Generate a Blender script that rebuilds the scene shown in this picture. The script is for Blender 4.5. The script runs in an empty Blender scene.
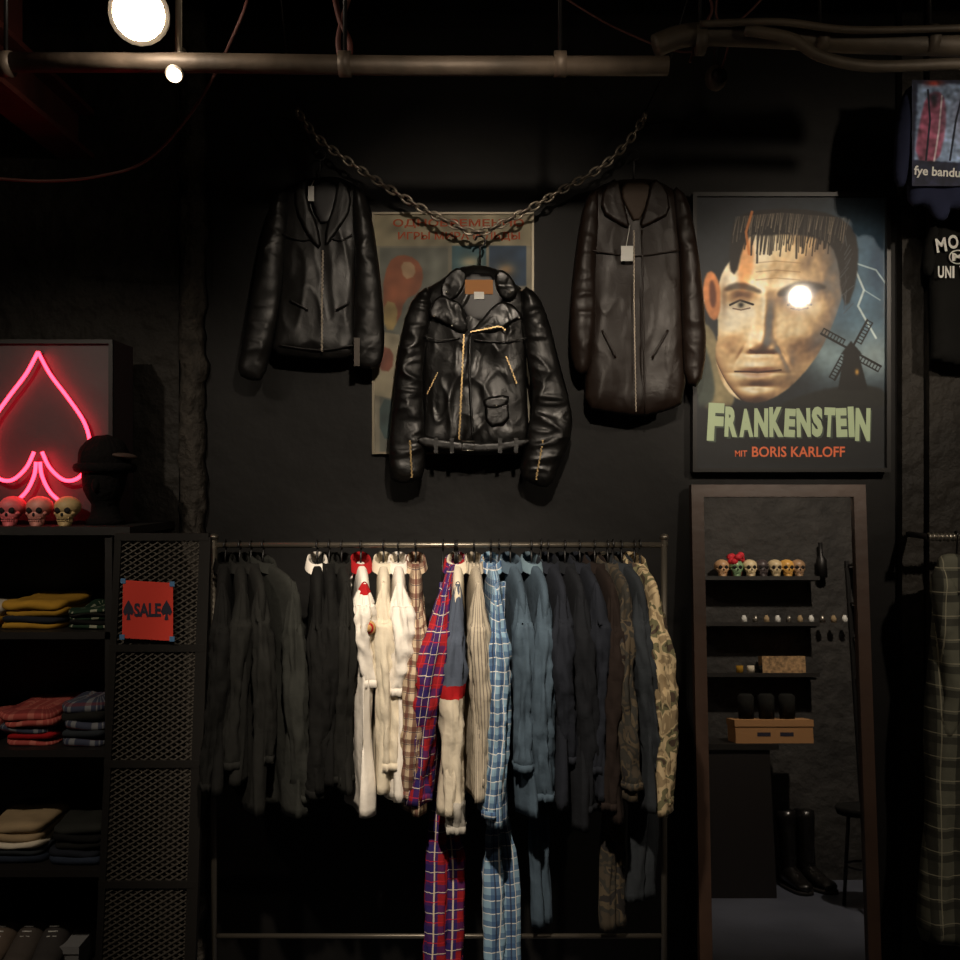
import bpy, math, random
import numpy as np
from mathutils import Vector, Matrix, noise
from mathutils.geometry import delaunay_2d_cdt
random.seed(4); np.random.seed(4)
D=3.2; F=1000.0; CZ=1.75
def P(px,py,y=0.0):
    d=D+y
    return Vector(((px-480)*d/F, y, CZ-(py-480)*d/F))
def lin(c):
    r=[]
    for k in c[:3]:
        k=k/255.0
        r.append(k/12.92 if k<=0.04045 else ((k+0.055)/1.055)**2.4)
    return tuple(r)
sc=bpy.context.scene
try:
    sc.view_settings.view_transform='Standard'
except Exception: pass

# ------------------------------------------------------------ materials
def base(name):
    m=bpy.data.materials.new(name); m.use_nodes=True
    nt=m.node_tree; bs=nt.nodes['Principled BSDF']
    return m,nt,bs
def bump(nt,bs,scale,strength,coord='Object',detail=4,dist=0.01,stretch=None):
    tc=nt.nodes.new('ShaderNodeTexCoord'); nz=nt.nodes.new('ShaderNodeTexNoise')
    nz.inputs['Scale'].default_value=scale; nz.inputs['Detail'].default_value=detail
    if stretch:
        mp=nt.nodes.new('ShaderNodeMapping'); mp.inputs['Scale'].default_value=stretch
        nt.links.new(tc.outputs[coord],mp.inputs[0]); nt.links.new(mp.outputs[0],nz.inputs['Vector'])
    else: nt.links.new(tc.outputs[coord],nz.inputs['Vector'])
    bp=nt.nodes.new('ShaderNodeBump'); bp.inputs['Strength'].default_value=strength; bp.inputs['Distance'].default_value=dist
    nt.links.new(nz.outputs['Fac'],bp.inputs['Height']); nt.links.new(bp.outputs[0],bs.inputs['Normal'])
    return nz
def mat(name,col,rough=0.7,metal=0.0,bs_=0,bst=0.3,var=0.0,vscale=6,emit=0,spec=0.5,bdist=0.01,sheen=0):
    m,nt,b=base(name); c=lin(col)
    b.inputs['Base Color'].default_value=(*c,1); b.inputs['Roughness'].default_value=rough
    b.inputs['Metallic'].default_value=metal
    b.inputs['Specular IOR Level'].default_value=spec
    if sheen: b.inputs['Sheen Weight'].default_value=sheen
    if bs_: bump(nt,b,bs_,bst,dist=bdist)
    if var:
        tc=nt.nodes.new('ShaderNodeTexCoord'); nz=nt.nodes.new('ShaderNodeTexNoise')
        nz.inputs['Scale'].default_value=vscale; nz.inputs['Detail'].default_value=6
        nt.links.new(tc.outputs['Object'],nz.inputs['Vector'])
        cr=nt.nodes.new('ShaderNodeValToRGB')
        cr.color_ramp.elements[0].position=0.3; cr.color_ramp.elements[1].position=0.7
        cr.color_ramp.elements[0].color=(*[k*(1-var) for k in c],1)
        cr.color_ramp.elements[1].color=(*[min(1,k*(1+var)) for k in c],1)
        nt.links.new(nz.outputs['Fac'],cr.inputs[0]); nt.links.new(cr.outputs[0],b.inputs['Base Color'])
    if emit:
        b.inputs['Emission Color'].default_value=(*c,1); b.inputs['Emission Strength'].default_value=emit
    return m
def leather(name,col,r0=0.22,r1=0.5,bst=0.5,dist=.005,spec=.5):
    m,nt,b=base(name)
    b.inputs['Base Color'].default_value=(*lin(col),1); b.inputs['Specular IOR Level'].default_value=spec
    tc=nt.nodes.new('ShaderNodeTexCoord')
    n1=nt.nodes.new('ShaderNodeTexNoise'); n1.inputs['Scale'].default_value=14; n1.inputs['Detail'].default_value=5
    n2=nt.nodes.new('ShaderNodeTexNoise'); n2.inputs['Scale'].default_value=30; n2.inputs['Detail'].default_value=7; n2.inputs['Distortion'].default_value=.8
    for n in (n1,n2): nt.links.new(tc.outputs['Object'],n.inputs['Vector'])
    mr=nt.nodes.new('ShaderNodeMapRange'); mr.inputs[1].default_value=.3; mr.inputs[2].default_value=.7
    mr.inputs[3].default_value=r0; mr.inputs[4].default_value=r1
    nt.links.new(n1.outputs['Fac'],mr.inputs[0]); nt.links.new(mr.outputs[0],b.inputs['Roughness'])
    bp=nt.nodes.new('ShaderNodeBump'); bp.inputs['Strength'].default_value=bst; bp.inputs['Distance'].default_value=dist
    nt.links.new(n2.outputs['Fac'],bp.inputs['Height']); nt.links.new(bp.outputs[0],b.inputs['Normal'])
    return m
def plaid(name,col,stripes,rough=0.85,use='UV'):
    m,nt,b=base(name); b.inputs['Roughness'].default_value=rough
    b.inputs['Specular IOR Level'].default_value=0.2
    tc=nt.nodes.new('ShaderNodeTexCoord'); sp=nt.nodes.new('ShaderNodeSeparateXYZ')
    nt.links.new(tc.outputs['UV'],sp.inputs[0])
    prev=None
    for (ax,per,w,off,c,a) in stripes:
        d=nt.nodes.new('ShaderNodeMath'); d.operation='MULTIPLY_ADD'; d.inputs[1].default_value=1.0/per; d.inputs[2].default_value=off
        nt.links.new(sp.outputs[ax],d.inputs[0])
        fr=nt.nodes.new('ShaderNodeMath'); fr.operation='FRACT'; nt.links.new(d.outputs[0],fr.inputs[0])
        lt=nt.nodes.new('ShaderNodeMath'); lt.operation='LESS_THAN'; lt.inputs[1].default_value=w; nt.links.new(fr.outputs[0],lt.inputs[0])
        mu=nt.nodes.new('ShaderNodeMath'); mu.operation='MULTIPLY'; mu.inputs[1].default_value=a; nt.links.new(lt.outputs[0],mu.inputs[0])
        mx=nt.nodes.new('ShaderNodeMix'); mx.data_type='RGBA'
        nt.links.new(mu.outputs[0],mx.inputs[0])
        if prev is None: mx.inputs[6].default_value=(*lin(col),1)
        else: nt.links.new(prev,mx.inputs[6])
        mx.inputs[7].default_value=(*lin(c),1); prev=mx.outputs[2]
    nt.links.new(prev,b.inputs['Base Color'])
    bump(nt,b,25,0.4)
    return m
def camo(name,cols,scale=14):
    m,nt,b=base(name); b.inputs['Roughness'].default_value=0.9
    tc=nt.nodes.new('ShaderNodeTexCoord'); nz=nt.nodes.new('ShaderNodeTexNoise')
    nz.inputs['Scale'].default_value=scale; nz.inputs['Detail'].default_value=1.5; nz.inputs['Distortion'].default_value=0.6
    nt.links.new(tc.outputs['Object'],nz.inputs['Vector'])
    cr=nt.nodes.new('ShaderNodeValToRGB'); r=cr.color_ramp; r.interpolation='CONSTANT'
    pos=[0,0.42,0.52,0.6]
    r.elements[0].color=(*lin(cols[0]),1); r.elements[1].position=pos[1]; r.elements[1].color=(*lin(cols[1]),1)
    for i in (2,3):
        e=r.elements.new(pos[i]); e.color=(*lin(cols[i]),1)
    nt.links.new(nz.outputs['Fac'],cr.inputs[0]); nt.links.new(cr.outputs[0],b.inputs['Base Color'])
    return m
def printmat(name,rough=0.6,coat=0.0,gain=1.0,spec=.5):
    m,nt,b=base(name); a=nt.nodes.new('ShaderNodeVertexColor'); a.layer_name='Col'
    nt.links.new(a.outputs[0],b.inputs['Base Color']); b.inputs['Roughness'].default_value=rough
    b.inputs['Specular IOR Level'].default_value=spec
    if coat: b.inputs['Coat Weight'].default_value=coat; b.inputs['Coat Roughness'].default_value=0.05
    return m

# ------------------------------------------------------------ builder
class B:
    def __init__(s): s.v=[];s.f=[];s.uv=[];s.mi=[];s.sm=[];s.mats=[]
    def m(s,mt):
        if mt not in s.mats: s.mats.append(mt)
        return s.mats.index(mt)
    def add(s,vs,fs,mt,fuv=None,smooth=True):
        o=len(s.v); s.v.extend([tuple(v) for v in vs]); k=s.m(mt)
        for i,f in enumerate(fs):
            s.f.append([o+j for j in f]); s.mi.append(k); s.sm.append(smooth)
            s.uv.append(fuv[i] if fuv else [(vs[j][0],vs[j][2]) for j in f])
    def box(s,a,b,mt,M=None):
        x0,y0,z0=a;x1,y1,z1=b
        vs=[Vector(q) for q in [(x0,y0,z0),(x1,y0,z0),(x1,y1,z0),(x0,y1,z0),(x0,y0,z1),(x1,y0,z1),(x1,y1,z1),(x0,y1,z1)]]
        if M: vs=[M@q for q in vs]
        s.hexa(vs,mt)
    def hexa(s,vs,mt):
        s.add(vs,[(3,2,1,0),(4,5,6,7),(0,1,5,4),(1,2,6,5),(2,3,7,6),(3,0,4,7)],mt,smooth=False)
    def loft(s,rings,mt,cap=True,smooth=True,closed_path=False):
        n=len(rings[0]); vs=[p for r in rings for p in r]; fs=[];uv=[]
        per=sum((rings[len(rings)//2][i]-rings[len(rings)//2][(i+1)%n]).length for i in range(n))
        vv=[0]
        cs=[sum(r,Vector())/n for r in rings]
        for i in range(1,len(rings)): vv.append(vv[-1]+(cs[i]-cs[i-1]).length)
        m=len(rings)
        for i in range(m if closed_path else m-1):
            j=(i+1)%m
            for k in range(n):
                l=(k+1)%n
                fs.append((i*n+k,i*n+l,j*n+l,j*n+k))
                u0=per*k/n;u1=per*(k+1)/n; w1=vv[j] if j>0 else vv[-1]+.01
                uv.append([(u0,vv[i]),(u1,vv[i]),(u1,w1),(u0,w1)])
        if cap and not closed_path:
            fs.append(tuple(range(n-1,-1,-1))); uv.append([(rings[0][k].x,rings[0][k].y) for k in range(n-1,-1,-1)])
            fs.append(tuple((m-1)*n+k for k in range(n))); uv.append([(rings[-1][k].x,rings[-1][k].y) for k in range(n)])
        s.add(vs,fs,mt,uv,smooth)
    def tube(s,path,r,mt,n=8,closed=False):
        path=[Vector(p) for p in path]; rings=[]; m=len(path)
        ref=None
        for i,p in enumerate(path):
            if closed: t=path[(i+1)%m]-path[i-1]
            else: t=path[min(i+1,m-1)]-path[max(i-1,0)]
            t.normalize()
            if ref is None:
                ref=Vector((0,0,1)) if abs(t.z)<0.9 else Vector((1,0,0))
            a=ref-t*ref.dot(t)
            if a.length<1e-4: a=t.orthogonal()
            a.normalize(); ref=a; b=t.cross(a)
            rr=r[i] if isinstance(r,(list,tuple)) else r
            rings.append([p+a*rr*math.cos(2*math.pi*k/n)+b*rr*math.sin(2*math.pi*k/n) for k in range(n)])
        s.loft(rings,mt,closed_path=closed)
    def cyl(s,a,b,r,mt,n=16): s.tube([a,b],r,mt,n)
    def ell(s,c,rx,ry,rz,mt,nu=16,nv=12,M=None,fn=None):
        c=Vector(c); rings=[]
        for i in range(nv+1):
            t=math.pi*(i/nv); t=max(0.02,min(math.pi-0.02,t)); ring=[]
            for k in range(nu):
                a=2*math.pi*k/nu
                q=Vector((math.sin(t)*math.cos(a),math.sin(t)*math.sin(a),-math.cos(t)))
                if fn: q=fn(q)
                q=Vector((q.x*rx,q.y*ry,q.z*rz))
                if M: q=M@q
                ring.append(c+q)
            rings.append(ring)
        s.loft(rings,mt)
    def build(s,name,parent=None,sub=0):
        me=bpy.data.meshes.new(name); me.from_pydata(s.v,[],s.f)
        for m in s.mats: me.materials.append(m)
        me.polygons.foreach_set('material_index',s.mi); me.polygons.foreach_set('use_smooth',s.sm)
        ul=me.uv_layers.new(name='UVMap'); flat=[c for f in s.uv for q in f for c in q]
        ul.data.foreach_set('uv',flat); me.update()
        ob=bpy.data.objects.new(name,me); sc.collection.objects.link(ob)
        if parent: ob.parent=parent
        return ob

def smooth_poly(pts,it=2):
    for _ in range(it):
        q=[]
        for i in range(len(pts)):
            a=pts[i];b=pts[(i+1)%len(pts)]
            q.append((a[0]*.75+b[0]*.25,a[1]*.75+b[1]*.25)); q.append((a[0]*.25+b[0]*.75,a[1]*.25+b[1]*.75))
        pts=q
    return pts
def inpoly(X,Y,pts):
    ins=np.zeros(X.shape,bool); n=len(pts)
    for i in range(n):
        x0,y0=pts[i];x1,y1=pts[(i+1)%n]
        if y0==y1: continue
        c=((Y>y0)!=(Y>y1))&(X<(x1-x0)*(Y-y0)/(y1-y0)+x0)
        ins^=c
    return ins
def puff(b,pts,y,th,mt,res=0.008,edge=0.05,wr=0.006,wx=9,wz=4,seed=0,it=1,ridge=0.0,back=0.6,rf=1.0,diag=0.4):
    """cloth shape: outline in wall coordinates at depth y, inflated and wrinkled"""
    w=[P(px,py,y) for px,py in pts]; poly=[(p.x,p.z) for p in w]
    if it: poly=smooth_poly(poly,it)
    out=[]
    for i in range(len(poly)):
        a=poly[i];c=poly[(i+1)%len(poly)]; L=math.hypot(a[0]-c[0],a[1]-c[1]); k=max(1,int(L/res))
        for j in range(k): out.append((a[0]+(c[0]-a[0])*j/k,a[1]+(c[1]-a[1])*j/k))
    nb=len(out)
    xs=[p[0] for p in out]; zs=[p[1] for p in out]
    gx=np.arange(min(xs),max(xs),res); gz=np.arange(min(zs),max(zs),res*.9)
    X,Z=np.meshgrid(gx,gz); X=X+ (np.arange(len(gz))%2)[:,None]*res*.5
    ins=inpoly(X,Z,out); X=X[ins];Z=Z[ins]
    def dist(X,Z):
        A=np.array(out);Bp=np.roll(A,-1,0); best=np.full(X.shape,9.0)
        for (ax,az),(bx,bz) in zip(A,Bp):
            dx,dz=bx-ax,bz-az; L2=dx*dx+dz*dz+1e-12
            t=np.clip(((X-ax)*dx+(Z-az)*dz)/L2,0,1)
            best=np.minimum(best,(X-ax-t*dx)**2+(Z-az-t*dz)**2)
        return np.sqrt(best)
    d=dist(X,Z); k=d>res*.45; X=X[k];Z=Z[k];d=d[k]
    pts2=[Vector(p) for p in out]+[Vector((x,z)) for x,z in zip(X,Z)]
    vs,_,fs,_,_,_=delaunay_2d_cdt(pts2,[(i,(i+1)%nb) for i in range(nb)],[],1,1e-6)
    VX=np.array([v[0] for v in vs]);VZ=np.array([v[1] for v in vs]); dd=dist(VX,VZ)
    front=[];bk=[]
    for x,z,q in zip(VX,VZ,dd):
        t=min(q/edge,1); h=th*math.sqrt(max(0,1-(1-t)**2)); f=min(q/(edge*.5),1)
        n=noise.noise(Vector((x*wx,z*wz,seed*7.3)))*wr+noise.noise(Vector((x*wx*2.3,z*wz*2.4,seed*3.1+5)))*wr*.5
        if ridge:
            r=1-abs(noise.noise(Vector((x*wx+z*wz*diag,z*wz-x*wx*diag*.6,seed*1.7+9))))*3.2
            n+=max(0,r)**2*ridge
            r=1-abs(noise.noise(Vector((x*wx*1.9-z*wz*diag,z*wz*1.9+x*wx*diag,seed*2.7+3))))*3.2
            n+=max(0,r)**2*ridge*.6
        front.append((x,y-h-n*f,z)); bk.append((x,y+h*back,z))
    n=len(front)
    F_=[];
    for f in fs:
        a,c,e=f[:3]
        ar=(VX[c]-VX[a])*(VZ[e]-VZ[a])-(VX[e]-VX[a])*(VZ[c]-VZ[a])
        F_.append((a,c,e) if ar>0 else (a,e,c))
    bmap={}
    allv=list(front)
    for i in range(n):
        if dd[i]<1e-5: bmap[i]=i
        else: bmap[i]=len(allv); allv.append(bk[i])
    F2=F_+[(bmap[a],bmap[e],bmap[c]) for a,c,e in F_]
    b.add([Vector(v) for v in allv],F2,mt)
def text(b,s,x0,y0,x1,y1,y,mt,bold=0.0,rot=0,ext=0.0008,place=None):
    cu=bpy.data.curves.new('t','FONT'); cu.body=s; cu.size=1; cu.offset=bold; cu.resolution_u=3
    ob=bpy.data.objects.new('t',cu); sc.collection.objects.link(ob); bpy.context.view_layer.update()
    ev=ob.evaluated_get(bpy.context.evaluated_depsgraph_get()); me=ev.to_mesh()
    vs=[v.co.copy() for v in me.vertices]; fs=[tuple(p.vertices) for p in me.polygons]
    ev.to_mesh_clear(); bpy.data.objects.remove(ob)
    if not vs: return
    mx=min(v.x for v in vs);Mx=max(v.x for v in vs);my=min(v.y for v in vs);My=max(v.y for v in vs)
    cx,cy=(x0+x1)/2,(y0+y1)/2; out=[]
    for v in vs:
        u=x0+(v.x-mx)/(Mx-mx+1e-9)*(x1-x0); w=y1-(v.y-my)/(My-my+1e-9)*(y1-y0)
        du,dw=u-cx,w-cy; u=cx+du*math.cos(rot)-dw*math.sin(rot); w=cy+du*math.sin(rot)+dw*math.cos(rot)
        out.append(P(u,w,y) if place is None else place(u,w))
    b.add(out,fs,mt,smooth=False)

class Canvas:
    """procedural painting stored as mesh vertex colours on the flat print"""
    def __init__(s,x0,y0,x1,y1,k,bg):
        s.b=(x0,y0,x1,y1); s.W=int((x1-x0)*k);s.H=int((y1-y0)*k);s.k=k
        s.X,s.Y=np.meshgrid(np.linspace(x0,x1,s.W),np.linspace(y0,y1,s.H))
        s.c=np.zeros((s.H,s.W,3))+np.array(bg,float)
        s.fx=np.fft.fftfreq(s.W)[None,:];s.fy=np.fft.fftfreq(s.H)[:,None]
    def blur(s,m,r):
        r=r*s.k
        return np.real(np.fft.ifft2(np.fft.fft2(m)*np.exp(-2*(math.pi**2)*(r**2)*(s.fx**2+s.fy**2))))
    def put(s,m,col): s.c=s.c*(1-m[...,None])+np.array(col,float)*m[...,None]
    def poly(s,pts,col,soft=0.6,a=1,it=1):
        m=inpoly(s.X,s.Y,smooth_poly(pts,it) if it else pts).astype(float)
        if soft: m=np.clip(s.blur(m,soft),0,1)
        s.put(m*a,col)
    def line(s,pts,w,col,soft=0.5,a=1):
        best=np.full(s.X.shape,1e9)
        for (ax,ay),(bx,by) in zip(pts[:-1],pts[1:]):
            dx,dy=bx-ax,by-ay
            t=np.clip(((s.X-ax)*dx+(s.Y-ay)*dy)/(dx*dx+dy*dy+1e-9),0,1)
            best=np.minimum(best,(s.X-ax-t*dx)**2+(s.Y-ay-t*dy)**2)
        m=np.clip((w-np.sqrt(best))/max(soft,.01)+.5,0,1); s.put(m*a,col)
    def blob(s,cx,cy,rx,ry,col,a=1,rot=0):
        dx=s.X-cx;dy=s.Y-cy;u=dx*math.cos(rot)+dy*math.sin(rot);v=-dx*math.sin(rot)+dy*math.cos(rot)
        s.put(np.exp(-((u/rx)**2+(v/ry)**2))*a,col)
    def grain(s,r,amp):
        n=s.blur(np.random.randn(s.H,s.W),r); n/=n.std(); s.c=s.c*(1+n[...,None]*amp)
    def mesh(s,name,corner,mt,parent):
        W,H=s.W,s.H; x0,y0,x1,y1=s.b
        a=np.array(corner(x0,y0));bb=np.array(corner(x1,y0));c=np.array(corner(x0,y1));d=np.array(corner(x1,y1))
        U,V=np.meshgrid(np.linspace(0,1,W),np.linspace(0,1,H)); U=U[...,None];V=V[...,None]
        co=(a*(1-U)+bb*U)*(1-V)+(c*(1-U)+d*U)*V
        idx=np.arange(W*H).reshape(H,W)
        q=np.stack([idx[:-1,:-1],idx[1:,:-1],idx[1:,1:],idx[:-1,1:]],-1).reshape(-1,4)
        me=bpy.data.meshes.new(name); me.vertices.add(W*H); me.vertices.foreach_set('co',co.reshape(-1))
        me.loops.add(q.size); me.loops.foreach_set('vertex_index',q.reshape(-1).astype(np.int32))
        me.polygons.add(len(q)); me.polygons.foreach_set('loop_start',np.arange(0,q.size,4,dtype=np.int32))
        me.update(calc_edges=True); me.validate()
        at=me.color_attributes.new('Col','FLOAT_COLOR','POINT')
        k=np.clip(s.c/255,0,1); k=np.where(k<=.04045,k/12.92,((k+.055)/1.055)**2.4)
        at.data.foreach_set('color',np.concatenate([k,np.ones((H,W,1))],-1).reshape(-1).astype(np.float32))
        me.materials.append(mt); ob=bpy.data.objects.new(name,me); sc.collection.objects.link(ob); ob.parent=parent
        return ob

# ------------------------------------------------------------ common materials
BLK=mat('black_metal',(20,19,19),0.45,0.3)
WALL=mat('black_wall_paint',(12,11,10),0.6,bs_=9,bst=0.35,var=0.4,vscale=2.5,spec=.22)
WALL2=mat('black_plaster',(32,29,25),0.7,bs_=16,bst=0.8,var=0.4,vscale=4,bdist=.025,spec=.3)
ROUGH=mat('rough_black_stucco',(50,46,41),0.8,bs_=40,bst=0.9,var=0.45,vscale=20,bdist=.02,spec=.3)
WOODK=mat('black_shelf_wood',(22,19,17),0.5,bs_=12,bst=0.2)
PIPE=mat('galvanised_pipe',(84,73,62),0.55,0.3,bs_=30,bst=.2,var=.4,vscale=9)
DUCT=mat('dark_duct',(84,75,64),0.6,0.2,bs_=20,bst=.3,var=.4,vscale=7)
REDBEAM=mat('red_oxide_steel',(84,38,30),0.65,0.1,bs_=12,bst=.4,var=.4,vscale=8)
STEEL=mat('steel',(150,145,135),0.35,0.9)
CHAIN=mat('chain_steel',(150,140,126),0.4,0.8)
BRASS=mat('brass_zip',(150,128,90),0.4,0.9)
WHITE=mat('paper_tag',(205,205,200),0.8)

# ------------------------------------------------------------ room
b=B(); b.box((-2.6,-4.2,-.1),(3.0,.25,0),mat('dark_concrete_floor',(84,88,100),0.35,bs_=6,bst=.2,var=.25,vscale=2)); b.build('floor')
CEIL=mat('black_ceiling',(30,27,23),0.8,bs_=12,bst=.8,var=.6,vscale=3,bdist=.03,spec=.2)
b=B(); b.box((-2.6,-4.2,3.3),(3.0,.25,3.4),CEIL); b.build('ceiling')
b=B(); b.box((-2.6,0,0),(3.0,.2,3.3),WALL); b.build('wall_back')
b=B(); b.box((-2.7,-4.2,0),(-2.6,.2,3.3),WALL2); b.build('wall_left')
b=B(); b.box((3.0,-4.2,0),(3.1,.2,3.3),WALL2); b.build('wall_right')
b=B(); b.box((-2.6,-4.3,0),(3.0,-4.2,3.3),WALL2); b.build('wall_front')
def P0(px): return (px-480)*D/F
b=B(); b.box((-2.6,-.012,0),(P0(180),0,3.3),WALL2); b.build('trim_1')
b=B(); b.box((P0(213),-.01,.0),(P0(688),0,P(0,175).z),WALL); b.build('trim_2')
b=B(); b.box((P0(897),-.04,0),(P0(918),0,3.3),WALL2); b.box((P0(921),-.06,0),(2.2,0,3.3),WALL2); b.build('trim_3')
rings=[];N=110
for i in range(N):
    z=3.3*i/(N-1); x0=P0(180);x1=P0(207)
    r=[]
    for k in range(16):
        t=k/15
        x=x0+(x1-x0)*t; dd=.05*math.sin(math.pi*t)**.35
        nn=noise.noise(Vector((x*25,z*25,1)))*.02+noise.noise(Vector((x*70,z*60,4)))*.010
        r.append(Vector((x+noise.noise(Vector((z*14,3,t)))*.02,-dd+nn if 0<k<15 else 0,z)))
    rings.append(r)
b=B(); b.loft(rings,ROUGH); b.build('rough_pillar')

# ------------------------------------------------------------ ceiling services
b=B()
xb=P(96,165).x
for zz in (2.78,2.92): b.box((xb-.11,-4.1,zz-.008),(xb+.0,-.015,zz+.008),REDBEAM)
b.box((xb-.06,-4.1,2.78),(xb-.05,-.015,2.92),REDBEAM)
for yy in (-.5,-1.0,-1.6):
    b.box((xb-.1,yy,2.92),(xb-.02,yy+.03,3.3),REDBEAM)
b.build('steel_ceiling_beam')
b=B()
for i in range(5):
    y0=-.35-.3*i
    b.tube([Vector((-2.5,y0,3.18)),Vector((2.9,y0,3.18))],.03 if i%2 else .045,CEIL,10)
b.build('ceiling_conduits')
def spl(pts,n=12):
    out=[]
    for i in range(len(pts)-1):
        p0=pts[max(i-1,0)];p1=pts[i];p2=pts[i+1];p3=pts[min(i+2,len(pts)-1)]
        for k in range(n):
            t=k/n
            out.append(.5*((2*p1)+(p2-p0)*t+(2*p0-5*p1+4*p2-p3)*t*t+(3*p1-p0-3*p2+p3)*t**3))
    out.append(pts[-1]); return out
b=B()
pa=[P(-60,62,-.9),P(200,63,-.9),P(420,66,-.9),P(668,66,-.9)]
b.tube(pa,.022,PIPE,16)
for px in (6,345,560):
    q=P(px,64,-.9); b.tube([q+Vector((-.014,0,0)),q+Vector((.014,0,0))],.029,PIPE,16)
    b.cyl(q+Vector((0,0,.02)),Vector((q.x,q.y,3.3)),.005,BLK)
b.build('ceiling_pipe')
b=B()
path=spl([P(655,46,-.8),P(690,35,-.8),P(760,36,-.8),P(860,42,-.8),P(1010,46,-.8)],8)
b.tube(path,.027,DUCT,18)
b.tube(spl([P(745,30,-.84),P(790,38,-.86),P(820,56,-.86),P(870,66,-.84),P(960,64,-.84),P(1020,66,-.84)],8),.014,DUCT)
b.tube(spl([P(700,24,-.84),P(780,22,-.86),P(860,30,-.86),P(1020,26,-.84)],8),.009,DUCT)
for px in (700,820,930): 
    q=P(px,40,-.8); b.tube([q+Vector((-.012,0,0)),q+Vector((.012,0,0))],.036,DUCT,16); b.cyl(q,Vector((q.x,q.y,3.3)),.004,BLK)
b.build('ceiling_duct')
b=B(); CAB=mat('dark_red_cable',(84,48,42),.6)
b.tube(spl([P(-30,176,-.6),P(40,181,-.6),P(100,176,-.6),P(150,158,-.6),P(200,100,-.7),P(240,20,-.8),P(250,-15,-.8)]),.004,CAB)
b.build('hanging_cable')
b=B(); b.tube(spl([P(560,-5,-.6),P(620,30,-.6),P(690,52,-.6),P(740,20,-.6),P(770,-10,-.6)]),.003,CAB)
b.tube(spl([P(690,62,-.6),P(702,30,-.6),P(712,10,-.6),P(706,-12,-.6)]),.004,CAB); b.tube(spl([P(722,68,-.55),P(728,40,-.6),P(716,14,-.6),P(720,-12,-.6)]),.003,CAB)
b.build('hanging_cable')
b=B()
b.tube(spl([P(333,-10,-.88),P(340,20,-.88),P(350,45,-.88),P(347,70,-.88)]),.007,REDBEAM); b.tube(spl([P(352,-10,-.88),P(342,20,-.88),P(338,45,-.88),P(344,68,-.88)]),.006,CAB); b.build('hanging_strap')
b=B(); q=P(716,78,-.5); b.ell(q,.03,.03,.034,DUCT); b.cyl(q,Vector((q.x,q.y,3.3)),.006,BLK); b.cyl(q+Vector((-.0,-.02,0)),q+Vector((0,-.05,-.015)),.018,BLK); b.build('security_camera')
b=B(); b.tube([P(296,110,-.1),P(290,90,-.3),P(280,-10,-.6)],.0025,BLK); b.tube([P(645,112,-.1),P(670,60,-.3),P(690,-10,-.5)],.0025,BLK); b.build('hanging_wire')

# ------------------------------------------------------------ lamps
BULB=mat('lamp_bulb_glow',(255,226,180),.4,emit=45)
BULBM=mat('lamp_bulb_medium',(255,226,180),.4,emit=14)
BULBS=mat('lamp_bulb_small',(255,225,180),.4,emit=6)
LAMPW=mat('lamp_housing_grey',(190,180,165),.4,.4)
def lamp(pos,tgt,energy,ang,col=(1,.85,.68),bulb=BULBM,r=.04,body=BLK,blend=.6,soft=.035,L=.13,point=0):
    pos=Vector(pos);tgt=Vector(tgt); d=(tgt-pos).normalized(); b=B()
    b.tube([pos-d*L,pos-d*(L-.005),pos-d*L*.5,pos-d*.004,pos+d*.012],[r*.45,r*.7,r*.8,r,r*1.02],body,20)
    b.tube([pos+d*.0125,pos+d*.016],r*.86,bulb,20)
    q=pos-d*L*.6; b.cyl(q,Vector((q.x,q.y,3.29)),.008,body)
    b.box((q.x-.035,q.y-.035,3.27),(q.x+.035,q.y+.035,3.3),body)
    ob=b.build('ceiling_spotlight')
    if energy:
        l=bpy.data.lights.new('beam','SPOT'); l.energy=energy; l.spot_size=math.radians(ang); l.spot_blend=blend; l.color=col; l.shadow_soft_size=soft
        lo=bpy.data.objects.new('beam',l); sc.collection.objects.link(lo); lo.parent=ob
        lo.location=pos+d*.06; lo.rotation_euler=d.to_track_quat('-Z','Y').to_euler()
    if point:
        l=bpy.data.lights.new('glow','POINT'); l.energy=point; l.color=col; l.shadow_soft_size=.03
        lo=bpy.data.objects.new('glow',l); sc.collection.objects.link(lo); lo.parent=ob; lo.location=pos+d*.1
    return ob
lamp(P(140,14,-.95),Vector((-.5,-3.2,1.9)),20,110,r=.066,bulb=BULB,point=4,body=LAMPW)
lamp(P(175,72,-.9),Vector((-.68,-1.15,2.4)),0,30,bulb=BULBS,r=.02,body=LAMPW,L=.1)
lamp((-.15,-2.3,2.95),(-.12,-.55,1.2),320,40,blend=1)          # rack centre
lamp((.15,-2.5,2.80),(-.02,-.1,2.0),140,46,blend=1,point=1.5)    # jackets
lamp((.55,-2.3,2.80),(1.0,0,2.12),95,28,blend=.7)                # unseen extra lamp, added to light the film poster
lamp((1.63,-2.0,2.71),(1.45,-.2,1.75),70,86,blend=.9,bulb=BULB,point=4)  # coat rail and t-shirts
lamp((-1.5,-2.2,2.95),(-1.2,-.4,1.2),72,66,blend=.9)            # shelves
lamp((1.9,-1.0,3.0),(1.75,-2.7,1.0),130,80,blend=.8)             # added lamp out of view, brightens the display behind
w=bpy.data.worlds.new('w'); sc.world=w; w.use_nodes=True
w.node_tree.nodes['Background'].inputs[0].default_value=(.8,.8,1,1); w.node_tree.nodes['Background'].inputs[1].default_value=.01

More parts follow.
